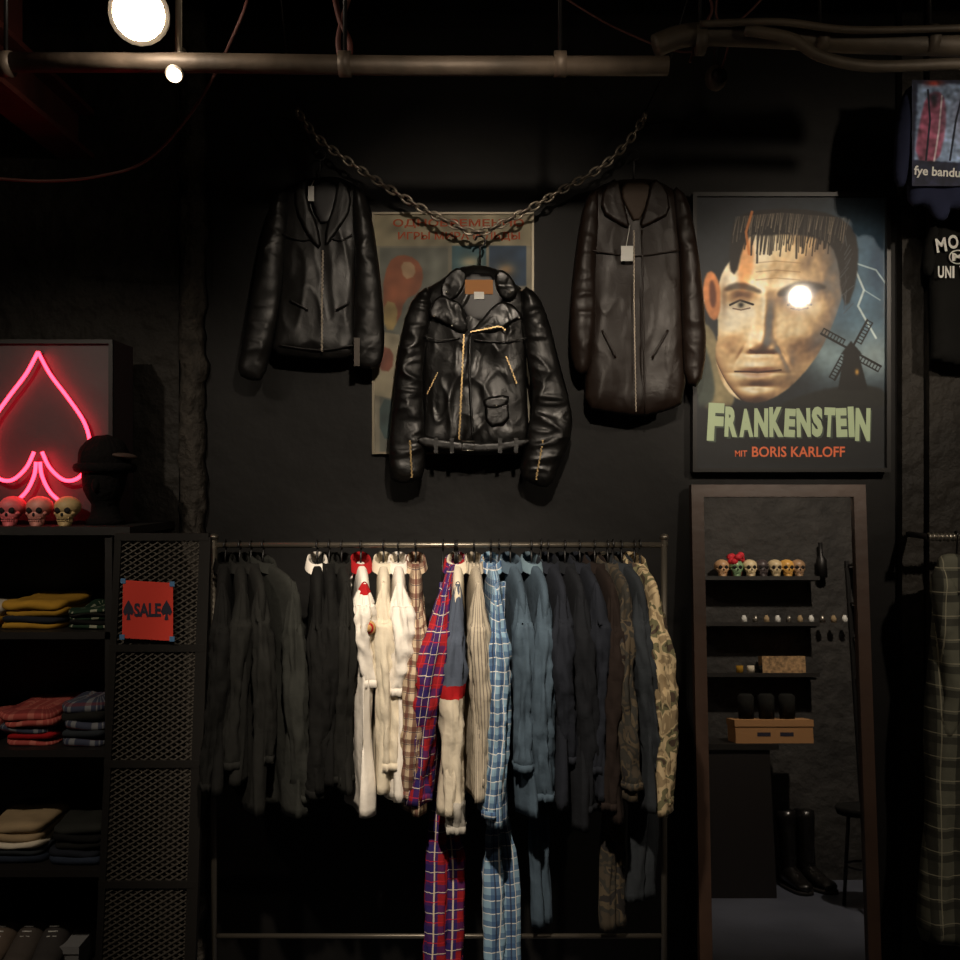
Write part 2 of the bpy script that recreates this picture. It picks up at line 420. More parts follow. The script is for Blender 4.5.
# ------------------------------------------------------------ circus poster
FRAMEL=mat('pale_aluminium_frame',(120,112,94),.45,.3)
b=B()
def quadframe(b,x0,y0,x1,y1,wd,y,dep,mt,inner=None):
    for (a,c,e,g) in ((x0,y0,x1,y0+wd),(x0,y1-wd,x1,y1),(x0,y0+wd,x0+wd,y1-wd),(x1-wd,y0+wd,x1,y1-wd)):
        p=P(a,c,y);q=P(e,g,y); b.box((p.x,y,q.z),(q.x,y+dep,p.z),mt)
quadframe(b,372,212,534,454,2.2,-.032,.02,FRAMEL)
pf=b.build('framed_circus_poster')
c=Canvas(374,214,532,452,2,(140,134,112))
c.poly([(374,214),(532,214),(532,246),(374,246)],(160,148,112),0,it=0)
c.poly([(380,248),(448,248),(448,452),(380,452)],(112,116,104),.5,it=0)
c.poly([(388,262),(400,254),(416,258),(424,272),(420,292),(404,300),(400,320),(386,330),(382,290)],(170,84,44))
c.poly([(400,262),(414,262),(416,276),(404,280)],(190,146,100))
c.poly([(384,300),(398,304),(396,330),(384,330)],(180,150,80))
c.poly([(452,246),(486,246),(486,286),(452,286)],(46,96,110),.5,it=0)
c.poly([(489,246),(526,246),(526,286),(489,286)],(34,66,100),.5,it=0)
c.blob(470,262,10,6,(190,180,140)); c.blob(506,270,9,7,(180,140,90)); c.line([(455,280),(468,268),(482,276)],1.5,(150,90,60))
c.poly([(452,290),(526,290),(526,330),(452,330)],(130,84,60),.5,it=0)
c.poly([(374,330),(400,335),(398,400),(374,395)],(176,164,130),.6,it=0)
c.poly([(378,345),(394,350),(392,372),(378,370)],(150,76,54))
c.poly([(380,398),(398,402),(398,440),(380,438)],(64,90,90),.5)
c.grain(4,.08); c.c=(c.c*.75+c.c.mean(-1,keepdims=True)*.25)*.78
c.mesh('print',lambda u,w:P(u,w,-.024),printmat('poster_print',.6,spec=.3),pf)
b=B(); RT=mat('poster_red_text',(140,60,32),.6,spec=.2)
text(b,'ОДНОВРЕМЕННО',393,219,524,228,-.0255,RT,.02); text(b,'ИГРЫ МИРА И ЛЬДЫ',398,232,520,241,-.0255,RT,.02)
b.build('lettering',pf)

# ------------------------------------------------------------ film poster
b=B(); FB=mat('black_poster_frame',(18,17,16),.35)
quadframe(b,693,192,891,472,4,-.05,.045,FB)
p=P(695,470,-.03);q=P(889,194,-.03); b.box((p.x,-.03,p.z),(q.x,-.006,q.z),FB)
pf=b.build('framed_film_poster')
c=Canvas(697,196,887,468,1.9,(30,36,42))
c.blob(862,296,50,82,(84,116,138),.95); c.blob(850,246,34,24,(74,104,128),.85); c.blob(874,356,26,22,(160,180,184),.85); c.blob(828,354,22,24,(130,152,158),.85)
c.blob(878,268,10,30,(44,66,90),.8); c.blob(842,300,10,26,(58,82,102),.7)
c.line([(822,226),(838,252),(852,262),(864,290),(858,306),(876,338)],1.0,(214,228,226),1.0,.8)
c.line([(852,262),(876,270),(886,284)],.8,(200,220,222),.8,.7); c.line([(864,290),(880,300)],.6,(200,220,222),.8,.6)
c.blob(735,205,50,12,(34,38,46),.8)
c.poly([(697,326),(706,322),(716,336),(724,366),(736,396),(730,410),(697,410)],(132,122,92),1)
c.poly([(697,344),(704,342),(712,366),(716,398),(704,408),(697,408)],(58,66,60),1.2)
# painted head, in the illustrator's own palette
X,Y=c.X,c.Y
def g(cx,cy,rx,ry,a,rot=0):
    dx=X-cx;dy=Y-cy;u=dx*math.cos(rot)+dy*math.sin(rot);v=-dx*math.sin(rot)+dy*math.cos(rot)
    return a*np.exp(-((u/rx)**2+(v/ry)**2))
rr_=((X-779)/72)**2+((Y-308)/108)**2
h=44*np.sqrt(np.clip(1-rr_,0.0,1))
h+=g(776,256,42,20,5)+g(742,289,18,6.5,6,.12)+g(801,286,22,7,7,-.12)
h+=g(741,304,14,9,-9)+g(799,304,16,9.5,-10)+g(741,305,8,5,3.5)+g(799,305,9,5,3.5)
h+=g(764,318,7,26,9,.05)+g(760,343,9,8,8)+g(750,348,4.5,4,2.5)+g(773,349,5,4,2.5)+g(760,354,13,2.4,-3)
h+=g(727,334,14,11,5)+g(808,336,18,12,6)+g(734,362,10,17,-5)+g(800,364,13,17,-6)
h+=g(757,367,18,3.6,2.6)+g(757,379,14,4.4,3.6)+g(757,373,22,1.8,-2.4)+g(757,387,16,3,-3)+g(755,396,15,8,6)
h+=g(741,354,2.6,12,-2,.5)+g(783,355,3,14,-2.6,-.45)
nz_=c.blur(np.random.randn(c.H,c.W),2); nz_/=nz_.std(); h+=nz_*.10
nz_=c.blur(np.random.randn(c.H,c.W),5); nz_/=nz_.std(); h+=nz_*.35
gy_,gx_=np.gradient(h,1/c.k); nn=np.sqrt(gx_**2+gy_**2+1)
Lx,Ly,Lz=-.44,-.36,.82
lam=np.clip((-gx_*Lx-gy_*Ly+Lz)/nn,0,1)
rim=np.clip((-gx_*.85+.35)/nn,0,1)**2
st=[0,.3,.52,.72,.88,1]; pal=np.array([(34,26,26),(88,62,48),(150,116,84),(204,172,128),(232,212,172),(250,242,218)],float)
col=np.stack([np.interp(lam,st,pal[:,i]) for i in range(3)],-1)
dk=np.clip((0.8-lam)/.5,0,1)[...,None]*rim[...,None]
col=col*(1-dk*.6)+np.array((112,136,146.))*dk*.7
face=[(742,234),(734,256),(723,270),(718,286),(715,304),(718,320),(718,336),(715,352),(718,372),(726,390),(740,401),(760,404),(782,394),(802,376),(820,352),(834,322),(843,294),(846,262),(840,238),(812,226),(774,224)]
m=np.clip(c.blur(inpoly(X,Y,smooth_poly(face,1)).astype(float),.6),0,1)[...,None]
c.c=c.c*(1-m)+col*m
c.poly([(742,238),(752,236),(755,262),(748,288),(739,292),(737,262)],(222,142,76),1.8,.7)
for v in (262,271,279): c.line([(756,v+1),(776,v-1),(800,v+1)],.5,(140,104,74),.9,.5)
for ex,sgn in ((741,-1),(799,1)):
    c.blob(ex,303,12,7,(70,46,38),.45)
    c.poly([(ex-9,305),(ex,301),(ex+10,305),(ex,308.5)],(200,190,162),.5,.85); c.blob(ex,305,2.9,2.8,(14,12,12))
    c.line([(ex-11,305),(ex-1,300),(ex+12,304.5)],1.1,(22,14,12)); c.line([(ex-8,308.5),(ex,310),(ex+9,308)],.5,(60,36,26),.8)
    c.poly([(ex-11,303),(ex,295),(ex+12,302),(ex,299.5)],(168,130,94),.8,.6)
c.poly([(724,287),(740,281),(760,289),(763,294),(750,291),(738,289),(724,292)],(36,26,22),1.1,.75)
c.poly([(776,293),(786,286),(802,280),(826,285),(826,290),(806,288),(790,293),(780,298)],(34,26,22),1.1,.8)
c.poly([(738,371),(748,367.5),(757,369),(768,366.5),(777,370),(769,376),(757,379),(745,376)],(150,86,66),1.2,.4)
c.line([(735,371.5),(746,371.5),(758,372.5),(781,370)],.8,(50,28,22),.9,.85)
c.line([(750,350),(756,353),(764,351.5),(774,353)],.8,(70,40,30),1,.8)
# ear
c.poly([(705,274),(713,270),(720,284),(721,308),(716,322),(708,316),(702,296)],(206,134,84),.8)
c.poly([(709,281),(714,280),(717,298),(714,310),(710,304)],(100,56,38),1.0); c.blob(724,298,3.5,18,(96,62,44),.5)
# flat-top hair with a ragged combed-down fringe
c.poly([(730,240),(735,216),(770,208),(818,210),(848,221),(859,242),(857,280),(847,310),(841,292),(839,266),(832,244),(810,236),(784,234),(764,236),(750,234),(742,250),(736,276),(729,270)],(32,29,28),.8)
for k in range(46):
    u=748+k*1.95; L=random.uniform(6,20)*(1 if k%5 else 1.4)
    c.line([(u,232),(u-2+random.uniform(-2,2),236+L)],random.uniform(.5,1.1),(32,28,26),.8,.8)
for k in range(70):
    u=736+k*1.65; t=random.uniform(.3,1); top=211+abs(k-28)*.14
    c.line([(u,top+2),(u-3+random.uniform(-2,2),top+6+22*t)],.4,random.choice([(106,98,90),(138,126,110),(70,66,64),(176,160,136)]),.8,.6)
for k in range(16):
    v=236+k*4.5; c.line([(846+random.uniform(-3,8),v),(843+random.uniform(-3,4),v+10)],.45,random.choice([(94,102,110),(64,64,70)]),.8,.6)
c.line([(752,212),(746,232),(749,254)],1.3,(206,124,66),1.2,.8)
# windmill on its hill
c.poly([(780,404),(806,394),(830,388),(862,384),(887,390),(887,412),(780,412)],(26,28,26),1.2)
c.poly([(838,390),(844,352),(858,352),(868,390)],(16,16,16),.5,it=0); c.poly([(841,354),(851,341),(862,354)],(12,12,12),.5,it=0)
for a in (0.5,2.07,3.64,5.21):
    ex,ey=851+34*math.cos(a),350+34*math.sin(a); c.line([(851,350),(ex,ey)],1.1,(12,12,14),.5)
    nx,ny=-math.sin(a),math.cos(a)
    for k in range(3,11):
        t=k/10; c.line([(851+34*math.cos(a)*t,350+34*math.sin(a)*t),(851+34*math.cos(a)*t+nx*6,350+34*math.sin(a)*t+ny*6)],.55,(14,14,16),.5)
    c.line([(851+10*math.cos(a)+nx*6,350+10*math.sin(a)+ny*6),(ex+nx*6,ey+ny*6)],.7,(14,14,16),.5)
c.blob(857,372,2,3,(200,150,70))
c.poly([(697,406),(887,406),(887,470),(697,470)],(20,22,24),2.5,.9,it=0)
c.grain(1.6,.03); c.grain(9,.05)
PF=printmat('film_poster_print',.5,.6,spec=.3)
c.mesh('print',lambda u,w:P(u,w,-.034),PF,pf)
b=B(); TG=mat('pale_green_ink',(158,176,140),.5); TS=mat('dark_green_ink',(44,58,48),.5); OR=mat('orange_ink',(205,96,50),.5)
random.seed(2); x=708
for i,ch in enumerate('FRANKENSTEIN'):
    wd=[17,14,15,15,15,12,15,12,12,12,7,16][i]; up=-5 if i in (0,) else random.uniform(-1.5,1.5)
    hi=441 if i in (0,11) else 437
    text(b,ch,x+1.2,409+up+1,x+wd-.2,hi+1.5,-.0352,TS,.07,rot=random.uniform(-.04,.04))
    text(b,ch,x-.3,408+up,x+wd-1.4,hi,-.0362,TG,.06,rot=random.uniform(-.06,.06)); x+=wd+.15
text(b,'MIT',735,450.5,747,456.5,-.0355,OR,.01); text(b,'BORIS KARLOFF',752,446.5,845,457,-.0355,OR,.015)
b.build('lettering',pf)

# ------------------------------------------------------------ chain
b=B(); cp=spl([P(298,112,-.1),P(318,138,-.12),P(352,164,-.13),P(398,194,-.14),P(440,218,-.14),P(478,232,-.14),P(516,216,-.14),P(562,190,-.13),P(600,168,-.13),P(628,142,-.12),P(645,116,-.1)],20)
acc=0;nxt=.012;flip=0
LS=.027
for k in range(1,len(cp)):
    acc+=(cp[k]-cp[k-1]).length
    if acc>=nxt:
        t=(cp[k]-cp[k-1]).normalized(); c0=cp[k]; s=Vector((0,-1,0)) if flip%2 else t.cross(Vector((0,1,0)))
        s=(s-t*s.dot(t)).normalized()
        if flip%2==0: s=(s+Vector((0,-.5,0))).normalized()
        path=[c0+t*.019*math.cos(a)*1.0+s*.0105*math.sin(a) for a in [2*math.pi*j/14 for j in range(14)]]
        b.tube(path,.0038,CHAIN,6,closed=True); flip+=1; nxt+=LS
for px,py in ((298,112),(645,116)):
    q=P(px,py,-.1); b.tube([Vector((q.x,-.012,q.z+.01)),Vector((q.x,-.1,q.z+.01)),Vector((q.x,-.12,q.z-.004)),Vector((q.x,-.11,q.z-.014)),Vector((q.x,-.09,q.z-.01))],.005,CHAIN)
b.build('heavy_chain')

# ------------------------------------------------------------ leather jackets
LB=leather('black_leather_glossy',(12,11,10),.3,.46,.5,.004,spec=.42)
LO=leather('black_leather_matte',(17,16,15),.38,.52,.5,.003,spec=.35)
LBR=leather('dark_brown_leather',(26,17,12),.38,.52,.5,.003,spec=.3)
LIN=mat('dark_satin_lining',(14,12,14),.5); TANL=mat('tan_label',(150,98,46),.7)
def zipper(b,pts,y,w=.004,mt=STEEL):
    w0=[P(u,v,y) for u,v in pts]
    for a,c in zip(w0[:-1],w0[1:]):
        L=(c-a).length; n=max(1,int(L/.006)); d=(c-a)/n; t=d.normalized(); s=t.cross(Vector((0,1,0))).normalized()
        for k in range(n):
            q=a+d*(k+.5); o=s*w*(.5 if k%2 else -.5)*.5
            h=d*.32; vs=[q+o-s*w-h,q+o+s*w-h,q+o+s*w+h,q+o-s*w+h]
            b.hexa([v+Vector((0,.002,0)) for v in vs]+[v-Vector((0,.002,0)) for v in vs],mt)
def seam(b,pts,y,r,mt): b.tube(spl([P(u,v,y) for u,v in pts],6),r,mt,6)
def hanger(b,px,py0,py1,hw,y,mt=BLK):
    top=P(px,py0,y); j=P(px,py1,y); r=.016
    b.tube([Vector((top.x+r*math.cos(a),y,top.z-r+r*math.sin(a))) for a in np.linspace(math.pi*.95,-.5*math.pi,12)]+[Vector((top.x,y,top.z-2*r-.005)),j],.003,mt,6)
    b.tube(spl([P(px-hw,py1+22,y),P(px-hw*.5,py1+8,y),j,P(px+hw*.5,py1+8,y),P(px+hw,py1+22,y)],4),.007,mt,8)
# -- centre biker jacket
y=-.13; b=B()
SLV=dict(res=.006,edge=.05,wr=.005,wx=5,wz=12)
hanger(b,480,236,268,40,-.125)
puff(b,[(456,268),(441,280),(424,290),(421,320),(424,380),(421,430),(418,447),(440,452),(480,456),(512,453),(530,444),(527,400),(526,330),(527,296),(513,283),(502,271),(480,264)],y,.032,LB,res=.006,edge=.09,wr=.012,wx=9,wz=5,seed=1,ridge=.007)
puff(b,[(430,285),(414,295),(402,325),(396,370),(390,425),(388,478),(400,484),(414,482),(425,476),(426,430),(423,385),(427,340),(434,310)],y-.014,.028,LB,seed=2,ridge=.009,**SLV)
puff(b,[(522,284),(538,294),(549,320),(560,365),(571,405),(573,432),(562,460),(551,488),(535,486),(518,475),(524,448),(533,400),(527,360),(520,315)],y-.014,.028,LB,seed=3,ridge=.009,**SLV)
puff(b,[(461,272),(499,274),(506,300),(490,322),(466,322),(458,300)],y-.038,.004,LIN,res=.01,edge=.02,wr=.001)
b.box(P(465,294,y-.046),P(493,280,y-.042),TANL); b.box(P(474,299,y-.048),P(484,292,y-.045),WHITE)
LBL=dict(res=.005,edge=.008,wr=.008,wx=12,wz=10,ridge=.004)
puff(b,[(459,266),(447,274),(439,292),(448,302),(460,296),(468,276)],y-.043,.006,LB,seed=4,**LBL)
puff(b,[(500,268),(512,276),(519,294),(508,302),(497,294),(494,276)],y-.043,.006,LB,seed=5,**LBL)
puff(b,[(438,294),(426,316),(442,322),(462,335),(470,328),(462,304),(450,298)],y-.044,.006,LB,seed=6,**LBL)
puff(b,[(508,300),(526,318),(512,322),(500,332),(466,334),(480,322),(494,304)],y-.043,.006,LB,seed=7,**LBL)
zipper(b,[(470,332),(500,326),(506,330)],y-.058,.0022,BRASS)
zipper(b,[(464,334),(462,380),(459,440)],y-.052,.0026,BRASS)
seam(b,[(470,334),(470,380),(473,440)],y-.046,.004,LB)
puff(b,[(417,434),(450,440),(490,443),(530,436),(531,446),(490,454),(450,451),(416,446)],y-.032,.014,LB,res=.005,edge=.008,wr=.002,seed=8)
for px in (436,452,500,516):
    b.box(P(px-2,453,y-.053),P(px+2,438,y-.043),LB)
q=P(468,446,y-.054); b.tube([q+Vector(v) for v in ((-.018,0,-.014),(.018,0,-.014),(.018,0,.014),(-.018,0,.014))],.0025,STEEL,6,closed=True)
zipper(b,[(438,372),(427,394)],y-.050,.002,BRASS); zipper(b,[(506,356),(517,384)],y-.050,.002,BRASS)
puff(b,[(484,402),(508,398),(510,424),(486,428)],y-.040,.008,LB,res=.005,edge=.007,wr=.002,seed=9)
puff(b,[(483,398),(509,394),(509,404),(496,410),(484,408)],y-.044,.008,LB,res=.005,edge=.007,wr=.001,seed=9)
for u,v in ((447,292),(510,292),(452,326),(496,406),(434,316),(519,318)): b.ell(P(u,v,y-.055),.004,.004,.004,STEEL,8,6)
zipper(b,[(543,440),(536,480)],y-.050,.0025,BRASS); zipper(b,[(410,440),(412,478)],y-.050,.0025,BRASS)
seam(b,[(424,336),(440,340),(460,338)],y-.045,.0025,LB); seam(b,[(474,340),(500,342),(527,338)],y-.045,.0025,LB)
b.build('black_biker_jacket')
# -- left jacket
y=-.12; b=B()
SLV=dict(res=.0065,edge=.045,wr=.007,wx=6,wz=9)
hanger(b,320,150,184,34,-.1)
puff(b,[(308,178),(294,184),(280,190),(278,230),(280,290),(275,330),(271,354),(300,358),(340,360),(357,354),(355,300),(358,250),(362,190),(350,182),(336,176)],y,.028,LO,res=.0065,edge=.07,wr=.012,wx=8,wz=3.5,seed=11,ridge=.005)
puff(b,[(286,186),(272,197),(262,232),(251,295),(241,350),(237,374),(250,381),(264,380),(273,345),(281,300),(286,250),(290,212)],y-.014,.026,LO,seed=12,ridge=.005,**SLV)
puff(b,[(354,184),(368,196),(376,240),(383,300),(385,345),(381,366),(368,370),(353,364),(352,345),(354,310),(355,260),(351,212)],y-.014,.026,LO,seed=13,ridge=.005,**SLV)
puff(b,[(309,182),(336,180),(342,200),(324,230),(310,206)],y-.032,.004,LIN,res=.01,edge=.02,wr=.001)
L2=dict(res=.0055,edge=.008,wr=.004,ridge=.002)
puff(b,[(308,176),(295,186),(294,208),(308,238),(322,252),(318,224),(308,202)],y-.036,.008,LO,seed=14,**L2)
puff(b,[(338,176),(349,186),(352,208),(340,228),(324,250),(326,226),(334,204)],y-.036,.008,LO,seed=15,**L2)
zipper(b,[(323,250),(322,300),(322,352)],y-.040,.0025,CHAIN)
seam(b,[(290,300),(308,310)],y-.04,.003,LO); seam(b,[(336,310),(350,302)],y-.04,.003,LO); seam(b,[(279,345),(320,350),(354,345)],y-.032,.003,LO)
seam(b,[(282,234),(300,240),(316,238)],y-.036,.0025,LO); seam(b,[(330,238),(342,240),(352,234)],y-.036,.0025,LO)
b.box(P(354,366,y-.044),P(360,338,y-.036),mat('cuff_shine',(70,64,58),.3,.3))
b.build('black_leather_jacket')
b=B(); b.box(P(308,201,y-.056),P(314,186,y-.055),WHITE); b.tube([P(311,187,y-.056),P(314,180,y-.045)],.001,WHITE,5)
b.build('price_tag')
# -- right coat
y=-.12; b=B()
hanger(b,634,150,186,36,-.1)
puff(b,[(614,180),(600,186),(588,194),(587,250),(588,310),(585,370),(584,408),(610,413),(640,417),(668,411),(686,402),(684,330),(682,260),(682,196),(668,186),(652,178)],y,.030,LBR,res=.0065,edge=.07,wr=.010,wx=8,wz=3,seed=21,ridge=.004)
puff(b,[(598,186),(584,200),(576,245),(570,300),(569,350),(576,376),(591,372),(597,330),(596,270),(600,215)],y-.014,.026,LBR,seed=22,ridge=.005,**SLV)
puff(b,[(672,184),(688,196),(697,240),(704,300),(707,350),(700,388),(684,384),(681,330),(680,260),(672,214)],y-.014,.026,LBR,seed=23,ridge=.005,**SLV)
puff(b,[(620,182),(650,182),(652,196),(636,228),(622,200)],y-.034,.004,mat('brown_lining',(54,40,28),.7),res=.01,edge=.02,wr=.001)
puff(b,[(618,176),(603,188),(600,212),(618,224),(631,230),(624,204)],y-.037,.008,LBR,seed=24,**L2)
puff(b,[(652,176),(667,188),(671,214),(652,224),(638,230),(646,204)],y-.037,.008,LBR,seed=25,**L2)
zipper(b,[(634,230),(634,300),(636,412)],y-.040,.0015,CHAIN)
seam(b,[(602,330),(616,358)],y-.042,.0035,LBR); seam(b,[(652,358),(668,330)],y-.042,.0035,LBR); seam(b,[(590,250),(634,256),(680,250)],y-.038,.0025,LBR); seam(b,[(642,230),(643,300),(645,412)],y-.038,.003,LBR)
b.build('brown_leather_coat')
b=B(); b.box(P(621,261,y-.06),P(633,246,y-.059),WHITE); b.tube([P(626,247,y-.059),P(630,225,y-.05)],.001,WHITE,5)
b.build('price_tag')

# ------------------------------------------------------------ clothes rack
RY=-.38; RZ=P(0,545,RY).z
xl=P(214,0,RY).x; xr=P(664,0,RY).x
b=B(); RK=mat('rack_steel_dark',(110,104,94),.35,.8)
b.cyl((xl-.01,RY,RZ),(xr+.01,RY,RZ),.008,RK)
for x in (xl,xr):
    b.cyl((x,RY,.02),(x,RY,RZ+.02),.009,RK); b.ell((x,RY,RZ+.022),.013,.013,.010,RK)
    b.cyl((x,RY-.24,.02),(x,RY+.24,.02),.013,RK)
    for s in (-.22,.22): b.ell((x,RY+s,.012),.016,.016,.0115,BLK)
zb=P(0,936,RY).z; b.cyl((xl,RY,zb),(xr,RY,zb),.007,RK)
b.build('clothes_rack')

def garment(name,c,tw,L,mt,smat=None,sl=None,hw=.20,th=.024,sr=.035,seed=1,collar=None,sway=0,cuff=None,front=1,band=None,extra=None):
    if sl is None: sl=.52+.05*math.sin(seed*2.7)
    T_=math.radians(tw)
    x0=P(c,0,RY-hw*math.cos(T_)).x-hw*math.sin(T_)
    M=Matrix.Translation((x0,RY,RZ))@Matrix.Rotation(math.radians(-90)+T_,4,'Z')
    def W(v):
        q=M@v; k=max(0,(-v.z-.09))/.6; q.x+=sway*k; return q
    b=B(); smat=smat or mt; n=44
    def rg(a,z,f,zf,s): return abs(noise.noise(Vector((math.cos(a)*f,math.sin(a)*f+s,z*zf+s*1.3))))
    zs=[-.050,-.056,-.064,-.076,-.096,-.122]+[-.122-(L-.122)*i/26 for i in range(1,27)]
    ws=[.040,.070,.110,.150,.184,hw]
    rings=[]
    for i,z in enumerate(zs):
        t=(i-5)/26 if i>5 else 0
        w=ws[i] if i<6 else hw*(1+.05*t)+.004*math.sin(z*18+seed)
        tk=(.010,.012,.014,.017,.019,.020)[i] if i<6 else th*(.85+.35*t)
        r=[]
        for k in range(n):
            a=2*math.pi*k/n; ca,sa=math.cos(a),math.sin(a)
            x=w*math.copysign(abs(ca)**.8,ca); yy=tk*math.copysign(abs(sa)**.7,sa)
            if i>=6:
                g=min(1,t*3)
                yy+=(math.sin(x*34+seed*2+z*2)*.010*t+math.sin(x*60+seed)*.005*t)*(1-abs(ca)**6)+(rg(a,z,2.2,3,seed)-.2)*.022*g*math.copysign(1,sa)
                x+=noise.noise(Vector((sa*2,z*7,seed)))*.014*g
                z2=z+ (noise.noise(Vector((x*9,seed,0)))*.012 if i==len(zs)-1 else 0)
            else: z2=z
            r.append(W(Vector((x,yy,z2))))
        rings.append(r)
    b.loft(rings,mt)
    cm=collar or mt
    rr=[]
    for i,(rx,ry,z) in enumerate([(.074,.024,-.068),(.066,.025,-.052),(.052,.024,-.036),(.056,.028,-.036),(.078,.034,-.064)]):
        rr.append([W(Vector((rx*math.cos(a),ry*math.sin(a),z-.014*math.cos(a)))) for a in [2*math.pi*k/24 for k in range(24)]])
    b.loft(rr,cm,cap=False)
    if sl:
        for s in (1,-1):
            rr=[];m=38
            for i in range(m+1):
                t=i/m; z=-.088-sl*t
                cx=s*(hw-.026+.028*math.sin(min(1,t*2.2)*math.pi*.5)-.03*t*t+.008*math.sin(seed+t*5))
                cy=.018*math.sin(seed*1.3+t*3.2)*t
                g=min(1,(t*3.2+.06))**.75
                bend=1+.12*math.exp(-((t-.5)/.12)**2)
                rx=(sr*1.3*(1-.28*t))*g*bend; ry=(sr*(1.02-.25*t))*g
                if i==m: rx*=.86;ry*=.86
                ring=[]
                for k in range(30):
                    a=2*math.pi*k/30
                    q=1.20-.95*rg(a,z,1.7,5,seed+s*2)-.42*rg(a,z,1.2,20,seed+s)*min(1,t*5)
                    ring.append(W(Vector((cx+rx*q*math.cos(a),cy+ry*q*math.sin(a),z+(s*math.cos(a)*-.024*g if i<8 else 0)))))
                rr.append(ring)
            end=m-5 if (cuff and sl>.3) else m
            if band:
                k0=int(m*band[1]);k1=int(m*band[2]); b.loft(rr[:k0+1],smat,cap=False); b.loft(rr[k0:k1+1],band[0],cap=False); b.loft(rr[k1:end+1],band[3] if len(band)>3 else smat,cap=False)
            else: b.loft(rr[:end+1],smat)
            if end<m: b.loft(rr[end:],cuff)
            e=rr[-2]; cc=sum(e,Vector())/len(e)
            b.loft([[cc+(v-cc)*1.05 for v in rr[-2]],[cc+(v-cc)*1.05-Vector((0,0,.020)) for v in rr[-2]]],cuff or smat)
    if extra: extra(b)
    R=.015
    hk=[M@Vector((0,0,0))+Vector((0,R*math.cos(a),R*math.sin(a)-.002)) for a in np.linspace(math.pi*1.1,-.35*math.pi,12)]+[M@Vector((0,0,-.032)),M@Vector((0,0,-.06))]
    b.tube(hk,.0028,BLK,6)
    return b.build(name)
def pants(name,px,tw,L,mt,w=.052,seed=1,top=.1,t2=.018):
    x0=P(px,0,RY).x; M=Matrix.Translation((x0,RY-.04,RZ))@Matrix.Rotation(math.radians(tw),4,'Z'); b=B()
    for s in (-1,1):
        rr=[]
        for i in range(41):
            t=i/40; z=-top-(L-top)*t; g=min(1,max(.2,(t-.4)*3.5))
            cx=s*w*.44*g+.008*math.sin(z*6+seed); r=[]
            for k in range(24):
                a=2*math.pi*k/24; q=1.15-.7*abs(noise.noise(Vector((math.cos(a)*1.5+s*3,math.sin(a)*1.5+seed,z*6))))-.2*abs(noise.noise(Vector((math.cos(a),math.sin(a)+seed,z*20))))
                r.append(M@Vector((cx+w*.6*g*q*math.cos(a),s*.010+t2*q*math.sin(a),z)))
            rr.append(r)
        b.loft(rr,mt)
    R=.015
    b.tube([Vector((x0,RY+R*math.cos(a),RZ+R*math.sin(a))) for a in np.linspace(math.pi*1.1,-.35*math.pi,10)]+[M@Vector((0,.02,-.05)),M@Vector((0,0,-top-.01))],.0028,BLK,6)
    return b.build(name)

C=lambda n,c,var=.15,sheen=0: mat(n,c,.92,bs_=30,bst=.35,var=var,vscale=9,spec=.15,sheen=sheen)
black1=C('black_cotton',(17,17,16)); black2=C('washed_black_cotton',(26,26,24)); char=C('charcoal_cotton',(38,39,36))
white=C('white_cotton',(214,208,198),.04); cream=C('cream_cotton',(200,190,170),.05); redc=C('red_cotton',(150,24,28),.08)
navy=C('navy_cotton',(28,31,38)); denim=C('blue_denim',(62,76,88),.3); ldenim=C('light_denim',(90,108,118),.25); dgrey=C('slate_cotton',(42,46,50)); brownk=C('dark_brown_cotton',(32,25,22)); inky=C('inky_cotton',(22,24,28))
ribg=C('heather_grey_rib',(150,146,138),.1)
tartan=plaid('red_blue_tartan',(136,26,32),[(0,.056,.45,0,(26,30,88),.85),(1,.056,.45,.1,(26,30,88),.7),(0,.056,.04,.68,(206,190,166),.8),(1,.056,.04,.75,(206,190,166),.8),(0,.056,.05,.2,(170,34,42),.8),(1,.056,.05,.3,(170,34,42),.8)])
bplaid=plaid('light_blue_plaid',(122,152,172),[(0,.036,.4,0,(44,72,112),.7),(1,.036,.4,.1,(44,72,112),.6),(0,.036,.07,.6,(205,205,200),.9),(1,.036,.07,.7,(205,205,200),.9),(0,.036,.07,.85,(40,42,60),.8)])
brplaid=plaid('brown_cream_plaid',(186,166,140),[(0,.034,.35,0,(84,42,36),.8),(1,.034,.35,.1,(84,42,36),.7),(0,.034,.06,.6,(40,40,56),.8),(1,.034,.06,.7,(40,40,56),.8)])
cstripe=plaid('grey_cream_stripe',(168,158,140),[(0,.014,.3,0,(96,90,84),.8)])
bluegr=C('grey_blue_knit',(70,78,92),.1)
camol=camo('tan_camouflage',[(140,122,92),(184,164,128),(102,98,70),(66,52,40)],24); camod=camo('dark_camouflage',[(56,48,36),(36,34,28),(68,58,42),(24,20,18)],22)
PTAN=mat('badge_tan',(170,132,80),.8)
def patch(b):
    q=P(368,628,-.606); b.tube([q+Vector((0,.006,0)),q+Vector((0,-.002,0))],.020,PTAN,20); b.tube([q+Vector((0,-.002,0)),q+Vector((0,-.003,0))],.015,redc,20); b.tube([q+Vector((0,-.003,0)),q+Vector((0,-.004,0))],.010,PTAN,20)

